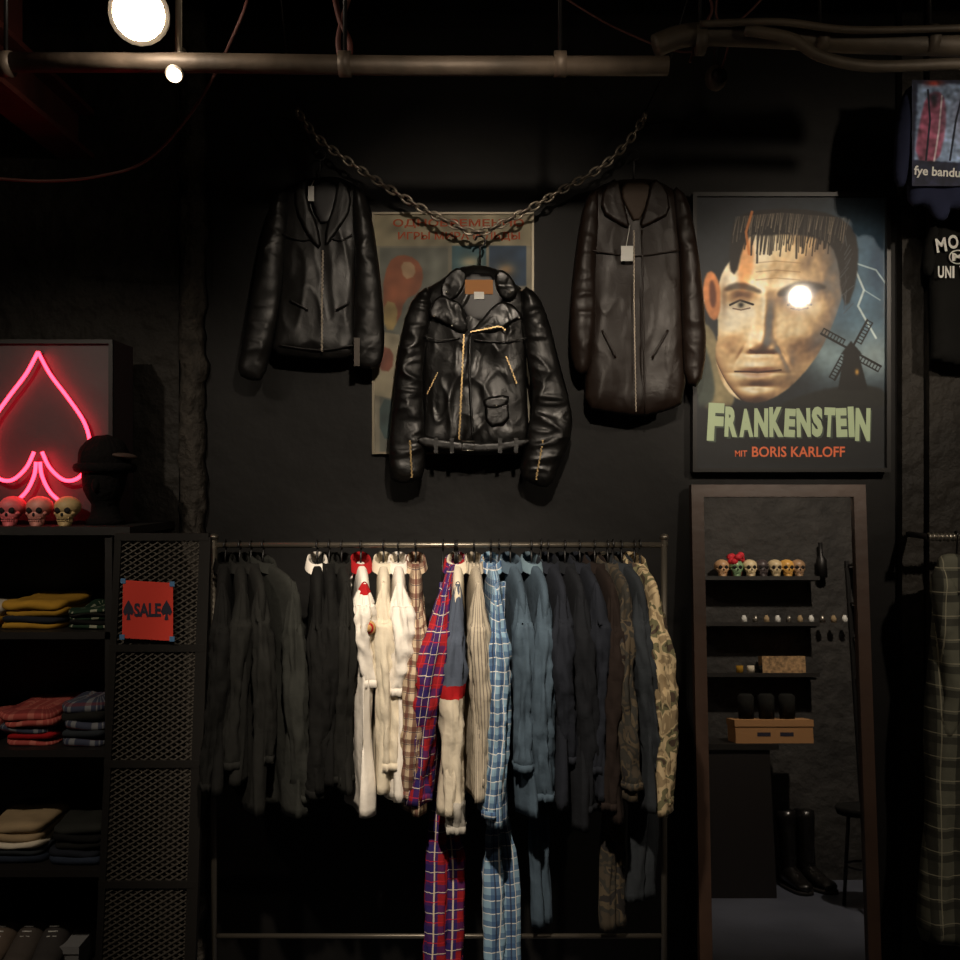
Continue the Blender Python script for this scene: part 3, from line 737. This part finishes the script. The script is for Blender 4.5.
G=garment
G('black_jacket',222,12,.64,black1,seed=1,sway=-.02)
G('black_shirt',243,16,.62,black2,seed=2,sway=-.02)
G('washed_black_shirt',263,22,.70,black2,seed=4,sway=-.01)
G('charcoal_shirt',298,38,.71,char,seed=3,hw=.21,sl=.58,sway=.01)
G('black_zip_jacket',318,10,.64,black1,seed=5,collar=white)
G('black_cotton_shirt',331,10,.62,black1,seed=6)
G('washed_black_jacket',347,12,.64,black2,seed=7)
G('white_baseball_jersey',365,10,.70,white,seed=8,smat=white,sl=.26,collar=redc,sr=.038,cuff=None,extra=patch,band=(redc,.0,.09,white))
G('cream_shirt',384,6,.64,cream,seed=9)
G('white_shirt',400,6,.66,white,seed=10,sl=.28,sr=.038)
G('brown_plaid_shirt',416,4,.70,brplaid,seed=11,sl=.56)
G('tartan_shirt',445,-6,.67,tartan,seed=12,sl=.57,sr=.045,sway=-.08)
G('raglan_sweatshirt',458,2,.70,cream,smat=bluegr,seed=13,sl=.66,cuff=ribg,sr=.038,band=(redc,.41,.47,cream),sway=-.02)
G('striped_shirt',479,4,.66,cstripe,seed=14)
G('blue_plaid_shirt',497,4,.73,bplaid,seed=15,sl=.61)
G('denim_shirt',522,7,.70,denim,seed=16,sway=.03)
G('light_denim_jacket',546,8,.64,denim,seed=17,collar=ldenim,sway=.0)
G('navy_shirt',564,8,.68,navy,seed=18,sway=.0)
G('ink_black_shirt',582,8,.74,inky,seed=19,sway=.01,sl=.6)
G('navy_work_jacket',598,8,.66,navy,seed=20,sway=.01)
G('dark_brown_shirt',614,8,.72,brownk,seed=21,sway=.01,sl=.59)
G('dark_camo_jacket',628,8,.66,camod,seed=22,sway=.01)
G('slate_jacket',643,8,.69,dgrey,seed=23,sway=.02)
G('tan_camo_jacket',657,8,.70,camol,seed=24,sway=.02,sl=.58)
pants('tartan_trousers',443,0,1.22,tartan,.054,1)
pants('blue_plaid_trousers',499,0,1.25,bplaid,.05,2)
pants('denim_trousers',541,8,1.05,denim,.030,3)
pants('dark_camo_trousers',613,8,1.06,camod,.038,4)
pants('slate_trousers',640,8,.98,dgrey,.045,5)

# ------------------------------------------------------------ shelving unit (left)
UY0,UY1=-.42,-.02; UZ=[P(0,k,UY0).z for k in (527,632,750,870,992)]
xR=P(112,0,UY0).x; xL=-1.95
b=B()
for z in UZ: b.box((xL,UY0,z-.02),(xR,UY1,z),WOODK)
b.box((xR-.02,UY0,0),(xR,UY1,UZ[0]),WOODK); b.box((xL,UY0,0),(xL+.02,UY1,UZ[0]),WOODK); b.box((xL,UY1-.01,0),(xR,UY1,UZ[0]),WOODK)
b.box((xL,UY0-.01,UZ[0]-.022),(P(131,0,UY0).x,UY1,UZ[0]+.001),WOODK)
b.build('display_shelf')
UZ[0]+=.001
def fold(b,cx,cy,w,d,z,h,mt,seed=0,rot=0):
    rr=[];M=Matrix.Translation((cx,cy,z))@Matrix.Rotation(rot,4,'Z')
    for i,(s,t) in enumerate([(.93,0),(.985,.15),(1,.45),(.99,.75),(.94,.95),(.8,1.04),(.4,1.06)]):
        r=[]
        for k in range(36):
            a=2*math.pi*k/36;ca,sa=math.cos(a),math.sin(a)
            x=w/2*s*math.copysign(abs(ca)**.35,ca); yy=d/2*s*math.copysign(abs(sa)**.35,sa)
            q=noise.noise(Vector((x*14,yy*14,seed+z*9)))
            r.append(M@Vector((x*(1+.05*q),yy*(1+.05*q),max(0,h*t+(q*.014 if i>0 else 0)))))
        rr.append(r)
    b.loft(rr,mt)
def stack(name,px0,px1,z,layers,dep=.27,yc=-.25,rot=0):
    b=B(); x0=P(px0,0,yc-dep/2).x; x1=P(px1,0,yc-dep/2).x
    for i,(h,mt) in enumerate(layers):
        fold(b,(x0+x1)/2+random.uniform(-.006,.006),yc+random.uniform(-.008,.008),(x1-x0)*random.uniform(.92,1),dep,z,h,mt,i*3.1,rot+random.uniform(-.06,.06)); z+=h*.97
    return b.build(name)
yel=C('mustard_knit',(156,118,40),.15); grn=plaid('green_print',(24,44,30),[(0,.05,.25,0,(150,150,130),.8),(1,.012,.4,0,(24,44,30),1)]); salmon=plaid('salmon_plaid',(150,66,60),[(0,.03,.3,0,(184,112,98),.6),(1,.022,.2,0,(94,30,34),.6)])
bl_pl=plaid('navy_grey_plaid',(54,58,74),[(0,.035,.3,0,(130,130,130),.6),(1,.022,.25,0,(90,36,40),.6)]); khaki=C('khaki_cotton',(150,130,100),.15); jeans=C('dark_denim',(40,47,60),.2)
stack('folded_yellow_sweater',-6,60,UZ[1],[(.018,yel),(.018,navy),(.02,yel),(.022,yel)])
stack('folded_yellow_sweater',-75,-12,UZ[1],[(.03,yel),(.03,cream)])
stack('folded_printed_tshirt',62,108,UZ[1],[(.012,grn),(.012,black1),(.012,grn),(.010,black2),(.012,grn)])
stack('folded_plaid_shirt',-4,54,UZ[2],[(.018,salmon),(.018,redc),(.02,bl_pl),(.018,salmon),(.022,salmon)])
stack('folded_plaid_shirt',58,108,UZ[2],[(.026,bl_pl),(.022,dgrey),(.024,bl_pl),(.022,black2),(.026,bl_pl)])
stack('folded_plaid_shirt',-80,-10,UZ[2],[(.03,bl_pl),(.03,salmon)])
stack('folded_jeans',-20,42,UZ[3],[(.026,jeans),(.02,dgrey),(.018,cream),(.022,khaki),(.022,khaki)])
stack('folded_jeans',46,106,UZ[3],[(.022,jeans),(.022,navy),(.022,black2),(.02,black1),(.02,char)])
def shoe(b,c,L,w,h,mt,sole,ang=0,shaft=0):
    M=Matrix.Translation(c)@Matrix.Rotation(ang,4,'Z'); rr=[];r2=[]
    for i in range(15):
        t=i/14; yy=L*(.5-t)
        ww=w/2*(.72+.28*math.sin(min(1,t*1.2)*math.pi*.75))*(1 if t<.85 else math.sqrt(max(.08,1-((t-.85)/.16)**2)))*(1 if t>.08 else .75)
        hh=h*(1 if t<.4 else 1-.5*min(1,(t-.4)/.35))*(1 if t<.9 else .7)
        rr.append([M@Vector((ww*math.cos(a),yy,.016+max(0,hh*(.5+.5*math.sin(a))))) for a in [2*math.pi*k/16 for k in range(16)]])
        r2.append([M@Vector((ww*1.08*x,yy,z)) for x,z in ((-1,0),(1,0),(1,.02),(-1,.02))])
    b.loft(rr,mt); b.loft(r2,sole)
    if shaft:
        r3=[]
        for i in range(10):
            t=i/9; r3.append([M@Vector(((.036+.014*t+.003*math.sin(t*9))*math.cos(a),L*.26+(.05+.008*t)*math.sin(a),.03+shaft*t)) for a in [2*math.pi*k/18 for k in range(18)]])
        b.loft(r3,mt,cap=True)
    else:
        for k in range(5): b.cyl(M@Vector((-w*.16,L*(.05-k*.05),h*(.98-.09*k)+.012)),M@Vector((w*.16,L*(.05-k*.05),h*(.98-.09*k)+.012)),.002,WHITE,6)
sl_=mat('gum_sole',(150,138,118),.7)
for k,(px,cc) in enumerate(((2,(92,78,66)),(30,(70,62,56)),(56,(50,46,44)),(-26,(70,56,48)))):
    b=B(); shoe(b,(P(px,0,-.25).x,-.27,UZ[4]),.27,.085,.1,mat('suede_shoe',cc,.85,bs_=40,bst=.3),sl_,.08*(k-1)); b.build('suede_shoe')
b=B(); b.box((P(66,0,-.2).x,-.3,UZ[4]),(P(92,0,-.2).x,-.12,UZ[4]+.07),mat('white_shoebox',(110,110,110),.8)); b.box((P(65,0,-.2).x,-.305,UZ[4]+.05),(P(93,0,-.2).x,-.115,UZ[4]+.072),mat('white_shoebox_lid',(120,120,120),.8)); b.build('shoe_box')

# neon sign
b=B(); PAN=mat('sign_panel_grey',(58,44,48),.5,bs_=8,bst=.2)
q0=P(-42,0,-.28).x;q1=P(114,0,-.28).x; zt=P(0,340,-.28).z
b.box((q0,-.28,UZ[0]),(q1,-.12,zt),PAN)
for (a,c,e,g_) in ((q0,UZ[0],q1,UZ[0]+.012),(q0,zt-.012,q1,zt),(q0,UZ[0]+.012,q0+.012,zt-.012),(q1-.012,UZ[0]+.012,q1,zt-.012)): b.box((a,-.292,c),(e,-.28,g_),BLK)
sg=b.build('neon_spade_sign')
NE=bpy.data.materials.new('neon_pink_glow'); NE.use_nodes=True; nb=NE.node_tree.nodes['Principled BSDF']
nb.inputs['Base Color'].default_value=(.6,.05,.08,1); nb.inputs['Emission Color'].default_value=(1,.018,.04,1); nb.inputs['Emission Strength'].default_value=12
b=B(); yn=-.31
rt=[(38,352),(50,374),(68,398),(84,422),(90,444),(88,464),(78,478),(64,480),(50,468),(42,452)]
lt=[(76-u,v) for u,v in rt]
b.tube(spl([P(u,v,yn) for u,v in rt],10),.0052,NE,10); b.tube(spl([P(u,v,yn) for u,v in lt],10),.0052,NE,10)
b.tube(spl([P(u,v,yn) for u,v in ((36,462),(34,476),(26,492),(14,503))],8),.0052,NE,10); b.tube(spl([P(u,v,yn) for u,v in ((40,462),(42,476),(50,492),(62,503))],8),.0052,NE,10)
for u,v in ((38,352),(88,440),(-12,440),(64,480),(12,480)): q=P(u,v,yn); b.cyl(q,q+Vector((0,.03,0)),.004,mat('glass_standoff',(160,150,150),.2),8)
b.build('neon_tube',sg)

def skull(c,w,mt,yaw=0,parent=None,name='decorative_skull',ht=1.12):
    b=B(); c=Vector(c); k=w/2; h=w*ht
    M=Matrix.Rotation(yaw,3,'Z'); DK=DARK
    W=lambda x,y,z: c+M@Vector((x*k,y*k,z*k))
    b.ell(W(0,.15,1.45),k*.98,k*1.15,k*.82,mt,20,14,M=M.to_4x4())
    b.ell(W(0,-.35,.85),k*.72,k*.62,k*.5,mt,16,10,M=M.to_4x4())
    b.ell(W(.58,-.45,.95),k*.24,k*.3,k*.18,mt,10,8); b.ell(W(-.58,-.45,.95),k*.24,k*.3,k*.18,mt,10,8)
    r=[]
    for i,(x,z,yy) in enumerate(((.34,0.0,-.42),(.5,.05,-.4),(.58,.4,-.35),(.56,.62,-.3))):
        r.append([W(x*math.cos(a),yy+.45*math.sin(a),z) for a in [2*math.pi*j/16 for j in range(16)]])
    b.loft(r,mt)
    for s in (-1,1): b.ell(W(.36*s,-.86,1.2),k*.25,k*.16,k*.24,DK,12,8,M=M.to_4x4())
    b.ell(W(0,-.96,.88),k*.11,k*.08,k*.16,DK,8,6)
    for j in range(-3,4):
        for zz in (.42,.6): b.ell(W(j*.14,-.86+abs(j)*.03,zz),k*.065,k*.06,k*.085,mt,6,5)
    b.box(tuple(W(-.46,-.84,.50)),tuple(W(.46,-.8,.53)),DK) if yaw==0 else None
    return b.build(name,parent)
DARK=mat('socket_dark',(14,10,10),.9)
bone=mat('bone_resin',(176,150,104),.6,bs_=30,bst=.2,var=.2); pinkb=mat('pinkish_resin',(200,96,100),.55,var=.3,vscale=30)
for px,m_ in ((-16,bone),(12,pinkb),(39,mat('pale_pink_resin',(196,128,116),.55,var=.3,vscale=30)),(67,bone)):
    skull((P(px,0,-.36).x,-.36,UZ[0]),.074,m_)
# mannequin head with knit cap
b=B(); HM=mat('black_felt',(16,14,14),.95,bs_=90,bst=.6,spec=.1,bdist=.008); hx=P(104,0,-.3).x; hb=UZ[0]
rr=[]
for (z,rx,ry,oy) in ((0,.055,.055,0),(.012,.055,.055,0),(.03,.04,.042,0),(.06,.038,.04,0),(.075,.045,.05,-.008),(.10,.055,.062,-.012),(.14,.062,.07,-.008),(.18,.06,.068,0),(.21,.035,.045,.004),(.22,.01,.015,.004)):
    rr.append([Vector((hx+rx*math.cos(a),-.29+oy+ry*math.sin(a),hb+z)) for a in [2*math.pi*k/20 for k in range(20)]])
b.loft(rr,HM)
def fz(q): return q*(1+.05*noise.noise(Vector((q.x*3,q.y*3,q.z*3)))+.012*math.cos(math.atan2(q.y,q.x)*26))
b.ell((hx-.002,-.29,hb+.185),.072,.082,.075,HM,78,22,fn=fz)
b.tube([(hx+.074*math.cos(t),-.29+.084*math.sin(t),hb+.165) for t in [2*math.pi*k/28 for k in range(28)]],.014,HM,8,closed=True)
b.ell((hx+.055,-.30,hb+.2),.04,.055,.010,mat('brown_brim',(60,44,36),.8),20,8,M=Matrix.Rotation(.15,4,'Y'))
b.ell((hx,-.362,hb+.115),.012,.016,.02,HM,10,8)
b.build('mannequin_head_with_cap')

# ------------------------------------------------------------ wire mesh gate with sale sign
GM=mat('black_gate_steel',(84,79,72),.45,.4)
GY=-.47
g0=P(118,537,GY);g1=P(205,537,GY);g3=P(96,1010,GY);g2=P(188,1010,GY)
def gp(u,v,o=0):
    a=g0.lerp(g1,u); c_=g3.lerp(g2,u); q=a.lerp(c_,v); return q+Vector((0,o,0))
b=B()
vend=(g0.z-.01)/(g0.z-g3.z)
def bar(a,c,w,dep,mt):
    t=(c-a).normalized(); s=t.cross(Vector((0,1,0))).normalized()*w/2
    b.hexa([a-s+Vector((0,dep,0)),a+s+Vector((0,dep,0)),c+s+Vector((0,dep,0)),c-s+Vector((0,dep,0)),a-s,a+s,c+s,c-s],mt)
GF=mat('black_gate_frame',(34,32,30),.45,.4)
bar(gp(0,0),gp(0,vend),.018,.02,GF); bar(gp(1,0),gp(1,vend),.03,.02,GF)
vs=[0,.235,.48,.735,.99,vend-.01]
for v in vs: bar(gp(-.04,v,-.001),gp(1.04,v,-.001),.02,.02,GF)
wid=(g1-g0).length; hei=(g0-g3).length
NC=9; cell=wid/NC
for p_ in range(len(vs)-1):
    v0,v1=vs[p_],vs[p_+1]; hh=(v1-v0)*hei; rows=max(1,round(hh/(cell*.62)));
    for s in (1,-1):
        for i in range(-rows,NC+rows):
            a0,r0=i,0; a1,r1=i+s*rows,rows
            lo,hi=0.0,1.0
            da=a1-a0
            t0=(0-a0)/da;t1=(NC-a0)/da
            lo=max(lo,min(t0,t1));hi=min(hi,max(t0,t1))
            if hi-lo<=.002: continue
            A=gp((a0+da*lo)/NC,v0+(v1-v0)*lo,.006+.002*s); Cc=gp((a0+da*hi)/NC,v0+(v1-v0)*hi,.006+.002*s)
            bar(A,Cc,.0036,.003,GM)
b.build('wire_mesh_gate')
b=B(); SR=mat('sale_red_paper',(196,50,34),.75); NV=mat('sale_navy_ink',(28,26,44),.7); TP=mat('blue_tape',(70,110,150),.6)
sy=GY-.014
def sheet(b,pts,y,mt,dep=.001):
    f=[P(u,v,y) for u,v in pts]; g=[q+Vector((0,dep,0)) for q in f]; b.hexa(g+f,mt)
sheet(b,[(122,638),(173,641),(173,583),(123,580)],sy,SR)
for u,v in ((123,581),(172,584),(122,637),(172,639)): sheet(b,[(u-2.5,v+2.5),(u+2.5,v+2.5),(u+2.5,v-2.5),(u-2.5,v-2.5)],sy-.0015,TP)
text(b,'SALE',134,603,161,617,sy-.001,NV,.04)
for cx in (128.5,166.5):
    pts=[(cx,600),(cx+4,607),(cx+5.5,612),(cx+3.5,615.5),(cx+1,613.5),(cx+2,620),(cx-2,620),(cx-1,613.5),(cx-3.5,615.5),(cx-5.5,612),(cx-4,607)]
    vs_=[P(u,v,sy-.001) for u,v in pts]+[P(cx,611,sy-.001)]; n=len(pts)
    b.add(vs_,[((k+1)%n,k,n) for k in range(n)],NV,smooth=False)
b.build('sale_sign')

# ------------------------------------------------------------ right side: t-shirts and coat
TN=C('navy_jersey',(32,36,56),.1); y=-.30
b=B()
puff(b,[(930,80),(908,90),(904,130),(906,180),(908,208),(926,204),(934,220),(946,222),(952,206),(1000,222),(1044,214),(1046,150),(1044,92),(1020,82),(975,88)],y,.03,TN,res=.01,edge=.05,wr=.012,wx=8,wz=3,ridge=.004,seed=31)
puff(b,[(914,84),(903,92),(896,120),(893,160),(894,186),(906,188),(914,150),(918,110)],y-.01,.026,TN,res=.008,edge=.04,wr=.008,seed=32)
puff(b,[(1038,86),(1056,100),(1064,150),(1060,182),(1046,186),(1040,130)],y-.01,.026,TN,res=.01,edge=.04,wr=.008,seed=33)
q=P(975,84,y); b.tube([q+Vector((0,0,-.01)),q+Vector((0,0,.06)),Vector((q.x,q.y,3.3))],.003,BLK,6)
tee=b.build('navy_graphic_tshirt')
c=Canvas(912,80,1000,186,2,(32,36,56))
c.poly([(918,84),(1000,84),(1000,165),(914,160)],(124,146,178),1,it=0)
c.poly([(926,96),(938,90),(946,100),(946,130),(938,164),(914,160),(920,120)],(140,76,100),.8)
c.blob(934,98,5,7,(30,34,46)); c.blob(934,83,8,3,(170,60,50)); c.line([(928,90),(930,120),(926,160)],1,(24,28,44)); c.line([(942,96),(939,130),(934,162)],.9,(210,206,210),.6,.8)
c.blob(966,120,18,26,(150,160,190)); c.blob(966,110,8,10,(50,50,70)); c.line([(950,160),(956,120),(962,96)],1,(24,28,44))
c.poly([(912,160),(1000,166),(1000,186),(912,186)],(32,36,56),.5,it=0); c.grain(1.5,.12)
c.mesh('print',lambda u,w:P(u,w,y-.044),printmat('tshirt_print',.8),tee)
b=B(); text(b,'fye bandua',914,167,966,179,y-.046,WHITE,.02,rot=.06); b.build('lettering',tee)
y=-.14; b=B(); 
puff(b,[(948,218),(930,226),(929,290),(931,345),(930,364),(990,368),(1058,362),(1056,290),(1058,226),(1040,218),(995,226)],y,.03,black1,res=.01,edge=.05,wr=.008,seed=34)
puff(b,[(938,222),(926,230),(922,262),(924,275),(932,278),(940,250)],y-.008,.025,black1,res=.008,edge=.04,wr=.006,seed=35)
puff(b,[(1050,222),(1064,232),(1072,266),(1060,278),(1050,256)],y-.008,.025,black1,res=.01,edge=.04,wr=.006,seed=36)
tee=b.build('black_varsity_tshirt')
b=B(); y2=y-.043; xx=936
for i,ch in enumerate('MOSCOW'):
    t=(i-2.5)/2.5; text(b,ch,xx+i*12,235-5*(1-t*t)+3,xx+i*12+10.5,249-5*(1-t*t)+3,y2,WHITE,.03,rot=.16*t)
for i,ch in enumerate('UNIVERSITY'):
    t=(i-4.5)/4.5; text(b,ch,938+i*7.2,266,938+i*7.2+(6 if ch!='I' else 2),278,y2,WHITE,.03,rot=0)
q=P(958,257,y2); b.tube([q+Vector((.026*math.cos(a),0,.020*math.sin(a))) for a in [2*math.pi*k/24 for k in range(24)]],.002,WHITE,6,closed=True); text(b,'M',952,253,964,261,y2,WHITE,.05)
b.build('lettering',tee)
b=B(); q=P(995,218,y); b.tube([Vector((q.x,-.061,q.z+.03)),Vector((q.x,y,q.z+.03)),Vector((q.x,y,q.z-.03))],.003,BLK,6); b.build('wall_hook')
SYR=-.22; b=B(); a=P(928,537,SYR); 
b.cyl(a,Vector((2.1,SYR,a.z)),.010,STEEL)
for k in range(16): b.cyl(a+Vector((.0+k*.012,0,0)),a+Vector((.004+k*.012,0,0)),.013,STEEL)
b.cyl((a.x+.01,SYR,a.z),(a.x+.01,-.061,a.z),.009,BLK); b.cyl((2.09,SYR,a.z),(2.09,-.061,a.z),.009,BLK)
b.build('wall_rail')
gpl=plaid('grey_green_plaid',(90,90,78),[(0,.07,.3,0,(40,40,36),.8),(1,.07,.3,.1,(40,40,36),.7),(0,.07,.04,.6,(150,145,124),.7),(1,.07,.04,.7,(150,145,124),.7)])
y=-.2; b=B()
puff(b,[(944,562),(934,574),(930,640),(922,720),(926,800),(918,880),(915,938),(940,944),(980,948),(1010,940),(1012,800),(1006,640),(990,566),(965,558)],y,.05,gpl,res=.01,edge=.06,wr=.03,wx=11,wz=2,ridge=.01,seed=41)
puff(b,[(938,562),(928,580),(934,620),(944,680),(938,730),(950,744),(968,700),(966,620),(952,575)],y-.05,.03,gpl,res=.01,edge=.04,wr=.015,ridge=.008,seed=42)
puff(b,[(945,552),(935,562),(938,585),(955,600),(975,580),(970,556)],y-.05,.02,gpl,res=.01,edge=.02,wr=.004,seed=43)
q=P(956,537,SYR); b.tube([q+Vector((0,.012*math.cos(t),.013*math.sin(t)+.004)) for t in np.linspace(-.3,math.pi,8)]+[P(956,560,y-.0)],.003,BLK,6)
b.build('plaid_flannel_coat')

# ------------------------------------------------------------ leaning mirror
YR=-2.7
T=Vector((0,-.05,P(0,485,-.05).z)); cam=Vector((0,-D,CZ)); th=0
def setth(t):
    global th,nrm,dwn
    th=t; nrm=Vector((0,-math.cos(t),math.sin(t))); dwn=Vector((0,-math.sin(t),-math.cos(t)))
def R(px,py,yw):
    d=Vector(((px-480)/F,1,-(py-480)/F)); t=(T-cam).dot(nrm)/d.dot(nrm); h=cam+d*t
    r=d-2*d.dot(nrm)*nrm; return h+r*((yw-h.y)/r.y)
lo,hi=math.radians(.5),math.radians(12)
for _ in range(40):
    m_=(lo+hi)/2; setth(m_)
    if R(780,880,YR).z<0: lo=m_
    else: hi=m_
print('mirror lean',math.degrees(th), R(703,500,YR),R(853,880,YR))
Ln=T.z/math.cos(th)-.012
mx0,mx1=P(691,0,-.06).x,P(865,0,-.06).x
def mp(x,s,o): return Vector((x,0,0))+Vector((0,T.y,T.z))+dwn*s+nrm*o
b=B(); FR=mat('dark_walnut_frame',(58,42,33),.4,bs_=20,bst=.15,var=.2,vscale=8)
def mbox(x0,x1,s0,s1,o0,o1,mt): b.hexa([mp(x0,s1,o0),mp(x1,s1,o0),mp(x1,s1,o1),mp(x0,s1,o1),mp(x0,s0,o0),mp(x1,s0,o0),mp(x1,s0,o1),mp(x0,s0,o1)],mt)
fw=.038
mbox(mx0,mx1,0,fw,-.02,.015,FR); mbox(mx0,mx1,Ln-fw,Ln,-.02,.015,FR); mbox(mx0,mx0+fw,fw,Ln-fw,-.02,.015,FR); mbox(mx1-fw,mx1,fw,Ln-fw,-.02,.015,FR)
MG=mat('mirror_glass',(235,235,235),.01,1.0)
mbox(mx0+fw,mx1-fw,fw,Ln-fw,-.015,0,MG)
b.build('leaning_mirror')

# ------------------------------------------------------------ display corner opposite the mirror
PW=mat('grey_block_wall',(40,38,36),.8,bs_=10,bst=.9,var=.5,vscale=5,bdist=.03)
b=B(); b.box((1.08,YR-.12,0),(3.0,YR,3.3),PW); b.build('wall_partition')
def rb(b,px0,py0,px1,py1,yf,dep,mt,z0=None):
    a=R(px0,py0,yf);c_=R(px1,py1,yf); lo_=min(a.z,c_.z) if z0 is None else z0
    b.box((min(a.x,c_.x),yf-dep,lo_),(max(a.x,c_.x),yf,max(a.z,c_.z)),mt)
shz=[]
for py in (576,622,673):
    b=B(); rb(b,690,py,820,py+4,YR+.16,.16,WOODK); 
    for px in (720,808):
        q=R(px,py+4,YR+.02); b.box((q.x-.008,YR,q.z-.07),(q.x+.008,YR+.015,q.z),BLK); b.box((q.x-.008,YR,q.z-.012),(q.x+.008,YR+.14,q.z),BLK)
    b.build('wall_shelf'); shz.append(R(750,py,YR+.16).z)
YF=YR+.09
cols=[(190,150,110),(120,150,110),(210,190,150),(70,60,60),(200,180,140),(210,160,80),(150,120,90)]
for i,px in enumerate((722,736,750,762,775,787,798)):
    skull((R(px,570,YF).x,YF,shz[0]),.088,mat('glazed_ceramic',cols[i],.4,var=.2),yaw=math.pi)
b=B(); q=R(711,0,YF)
for k in range(9):
    a=k*.7; b.ell((q.x+.03*math.cos(a),YF+.03*math.sin(a),shz[0]+.10+.02*math.sin(a*2)),.022,.022,.02,mat('red_petals',(190,30,44),.7),8,6)
b.tube([(q.x,YF,shz[0]),(q.x,YF,shz[0]+.05),(q.x,YF,shz[0]+.09)],[.03,.034,.02],mat('red_vase',(120,20,30),.3),14)
b.build('red_flower_vase')
b=B(); q=R(788,0,YR+.04)
b.tube([(q.x,YR+.04,shz[0]),(q.x,YR+.04,shz[0]+.1),(q.x,YR+.04,shz[0]+.13),(q.x,YR+.04,shz[0]+.2)],[.03,.03,.012,.012],BLK,12); b.build('dark_bottle')
b=B()
for i in range(10):
    q=R(716+i*10,0,YF); r=.016; b.tube([(q.x,YF,shz[1]),(q.x,YF,shz[1]+.022),(q.x,YF,shz[1]+.04)],[r,r,r*.5],[WHITE,STEEL,khaki][i%3],10)
b.build('small_jars')
b=B()
for i in range(5):
    q=R(710+i*10,0,YF); b.tube([(q.x,YF,shz[2]),(q.x,YF,shz[2]+.04)],.02,[yel,cream,black1,redc,dgrey][i],12)
rb(b,762,656,806,672,YF+.02,.08,mat('patterned_tin',(150,120,84),.6,var=.6,vscale=60),z0=shz[2])
b.build('small_tins')
b=B(); cy=YR+.42; rb(b,660,746,776,879,cy,.40,mat('black_counter',(24,20,19),.5),z0=0); rb(b,655,744,779,750,cy+.012,.42,WOODK); ctop=R(700,744,cy+.012).z
b.build('display_counter')
b=B(); CB=mat('cardboard',(158,116,74),.85,bs_=20,bst=.2); a=R(704,0,cy-.03);c_=R(772,0,cy-.03); h=.115
b.box((a.x,cy-.2,ctop),(c_.x,cy-.03,ctop+h),CB); b.box((a.x-.004,cy-.204,ctop+h-.03),(c_.x+.004,cy-.026,ctop+h+.004),CB)
x0_=(a.x+c_.x)/2
b.box((x0_-.09,cy-.031,ctop+.035),(x0_-.02,cy-.029,ctop+.055),NV); b.box((x0_+.03,cy-.031,ctop+.035),(x0_+.1,cy-.029,ctop+.055),NV)
b.build('cardboard_box')
b=B()
for px in (714,732,750):
    q=R(px,0,cy-.12); b.tube([(q.x,cy-.12,ctop+h+.004),(q.x,cy-.12,ctop+h+.12),(q.x,cy-.12,ctop+h+.135)],[.04,.044,.03],black2,16)
b.build('black_canisters')
b=B(); yl=YR+.30
xa=R(828,0,yl).x; xc=R(858,0,yl).x+.22; zt=R(840,556,yl).z
for x in (xa,xc):
    for yy in (YR+.02,yl): b.box((x-.01,yy-.01,0),(x+.01,yy+.01,zt),BLK)
for py in (560,600,636,680,745,820):
    z=R(840,py,yl).z
    if z>0: b.box((xa,YR+.02,z-.01),(xc,yl,z),WOODK)
for j,(py,mm) in enumerate(((600,brownk),(636,jeans),(680,redc))):
    z=R(840,py,yl).z; 
    for k in range(3): shoe(b,(xa+.07+k*.13,YR+.17,z),.24,.08,.08,mm,sl_,math.pi)
b.build('metal_shelving')
zc=R(840,745,yl).z
b=B(); BG=mat('grey_blue_canvas',(84,98,106),.8,bs_=20,bst=.3); rr=[]
xm=xa+.14
for (z,rx,ry) in ((0,.1,.06),(.01,.115,.07),(.1,.12,.075),(.2,.11,.05),(.23,.105,.02)): rr.append([Vector((xm+rx*math.copysign(abs(math.cos(t))**.6,math.cos(t)),yl-.1+ry*math.copysign(abs(math.sin(t))**.6,math.sin(t)),zc+z)) for t in [2*math.pi*k/24 for k in range(24)]])
b.loft(rr,BG); b.tube([(xm+.06*math.cos(t),yl-.1,zc+.22+.09*math.sin(t)) for t in np.linspace(0,math.pi,12)],.006,BG)
b.build('canvas_bag')
BT=leather('black_boot_leather',(18,16,15),.2,.4,.2)
for k,(px,an) in enumerate(((792,math.pi-.15),(814,math.pi-.35))):
    b=B(); shoe(b,(R(px,860,YR+.2).x,YR+.24-.02*k,0),.28,.095,.10,BT,DARK,an,shaft=.36); b.build('tall_leather_boot')
b=B(); sq=R(850,900,YR+.65); sx=sq.x+.12; sy_=YR+.65
b.tube([(sx,sy_,.44),(sx,sy_,.47),(sx,sy_,.48)],[.15,.16,.15],black1,24)
for a in (0.6,2.2,3.8,5.4): b.cyl((sx+.1*math.cos(a),sy_+.1*math.sin(a),.44),(sx+.15*math.cos(a),sy_+.15*math.sin(a),0),.009,BLK)
b.tube([(sx+.125*math.cos(a),sy_+.125*math.sin(a),.2) for a in [2*math.pi*k/20 for k in range(20)]],.006,BLK,6,closed=True)
b.build('round_stool')

# ------------------------------------------------------------ camera
cd=bpy.data.cameras.new('camera'); cd.lens=36*F/960; cd.sensor_width=36; cd.clip_start=.05
co=bpy.data.objects.new('camera',cd); sc.collection.objects.link(co); co.location=cam; co.rotation_euler=(math.radians(90),0,0)
sc.camera=co
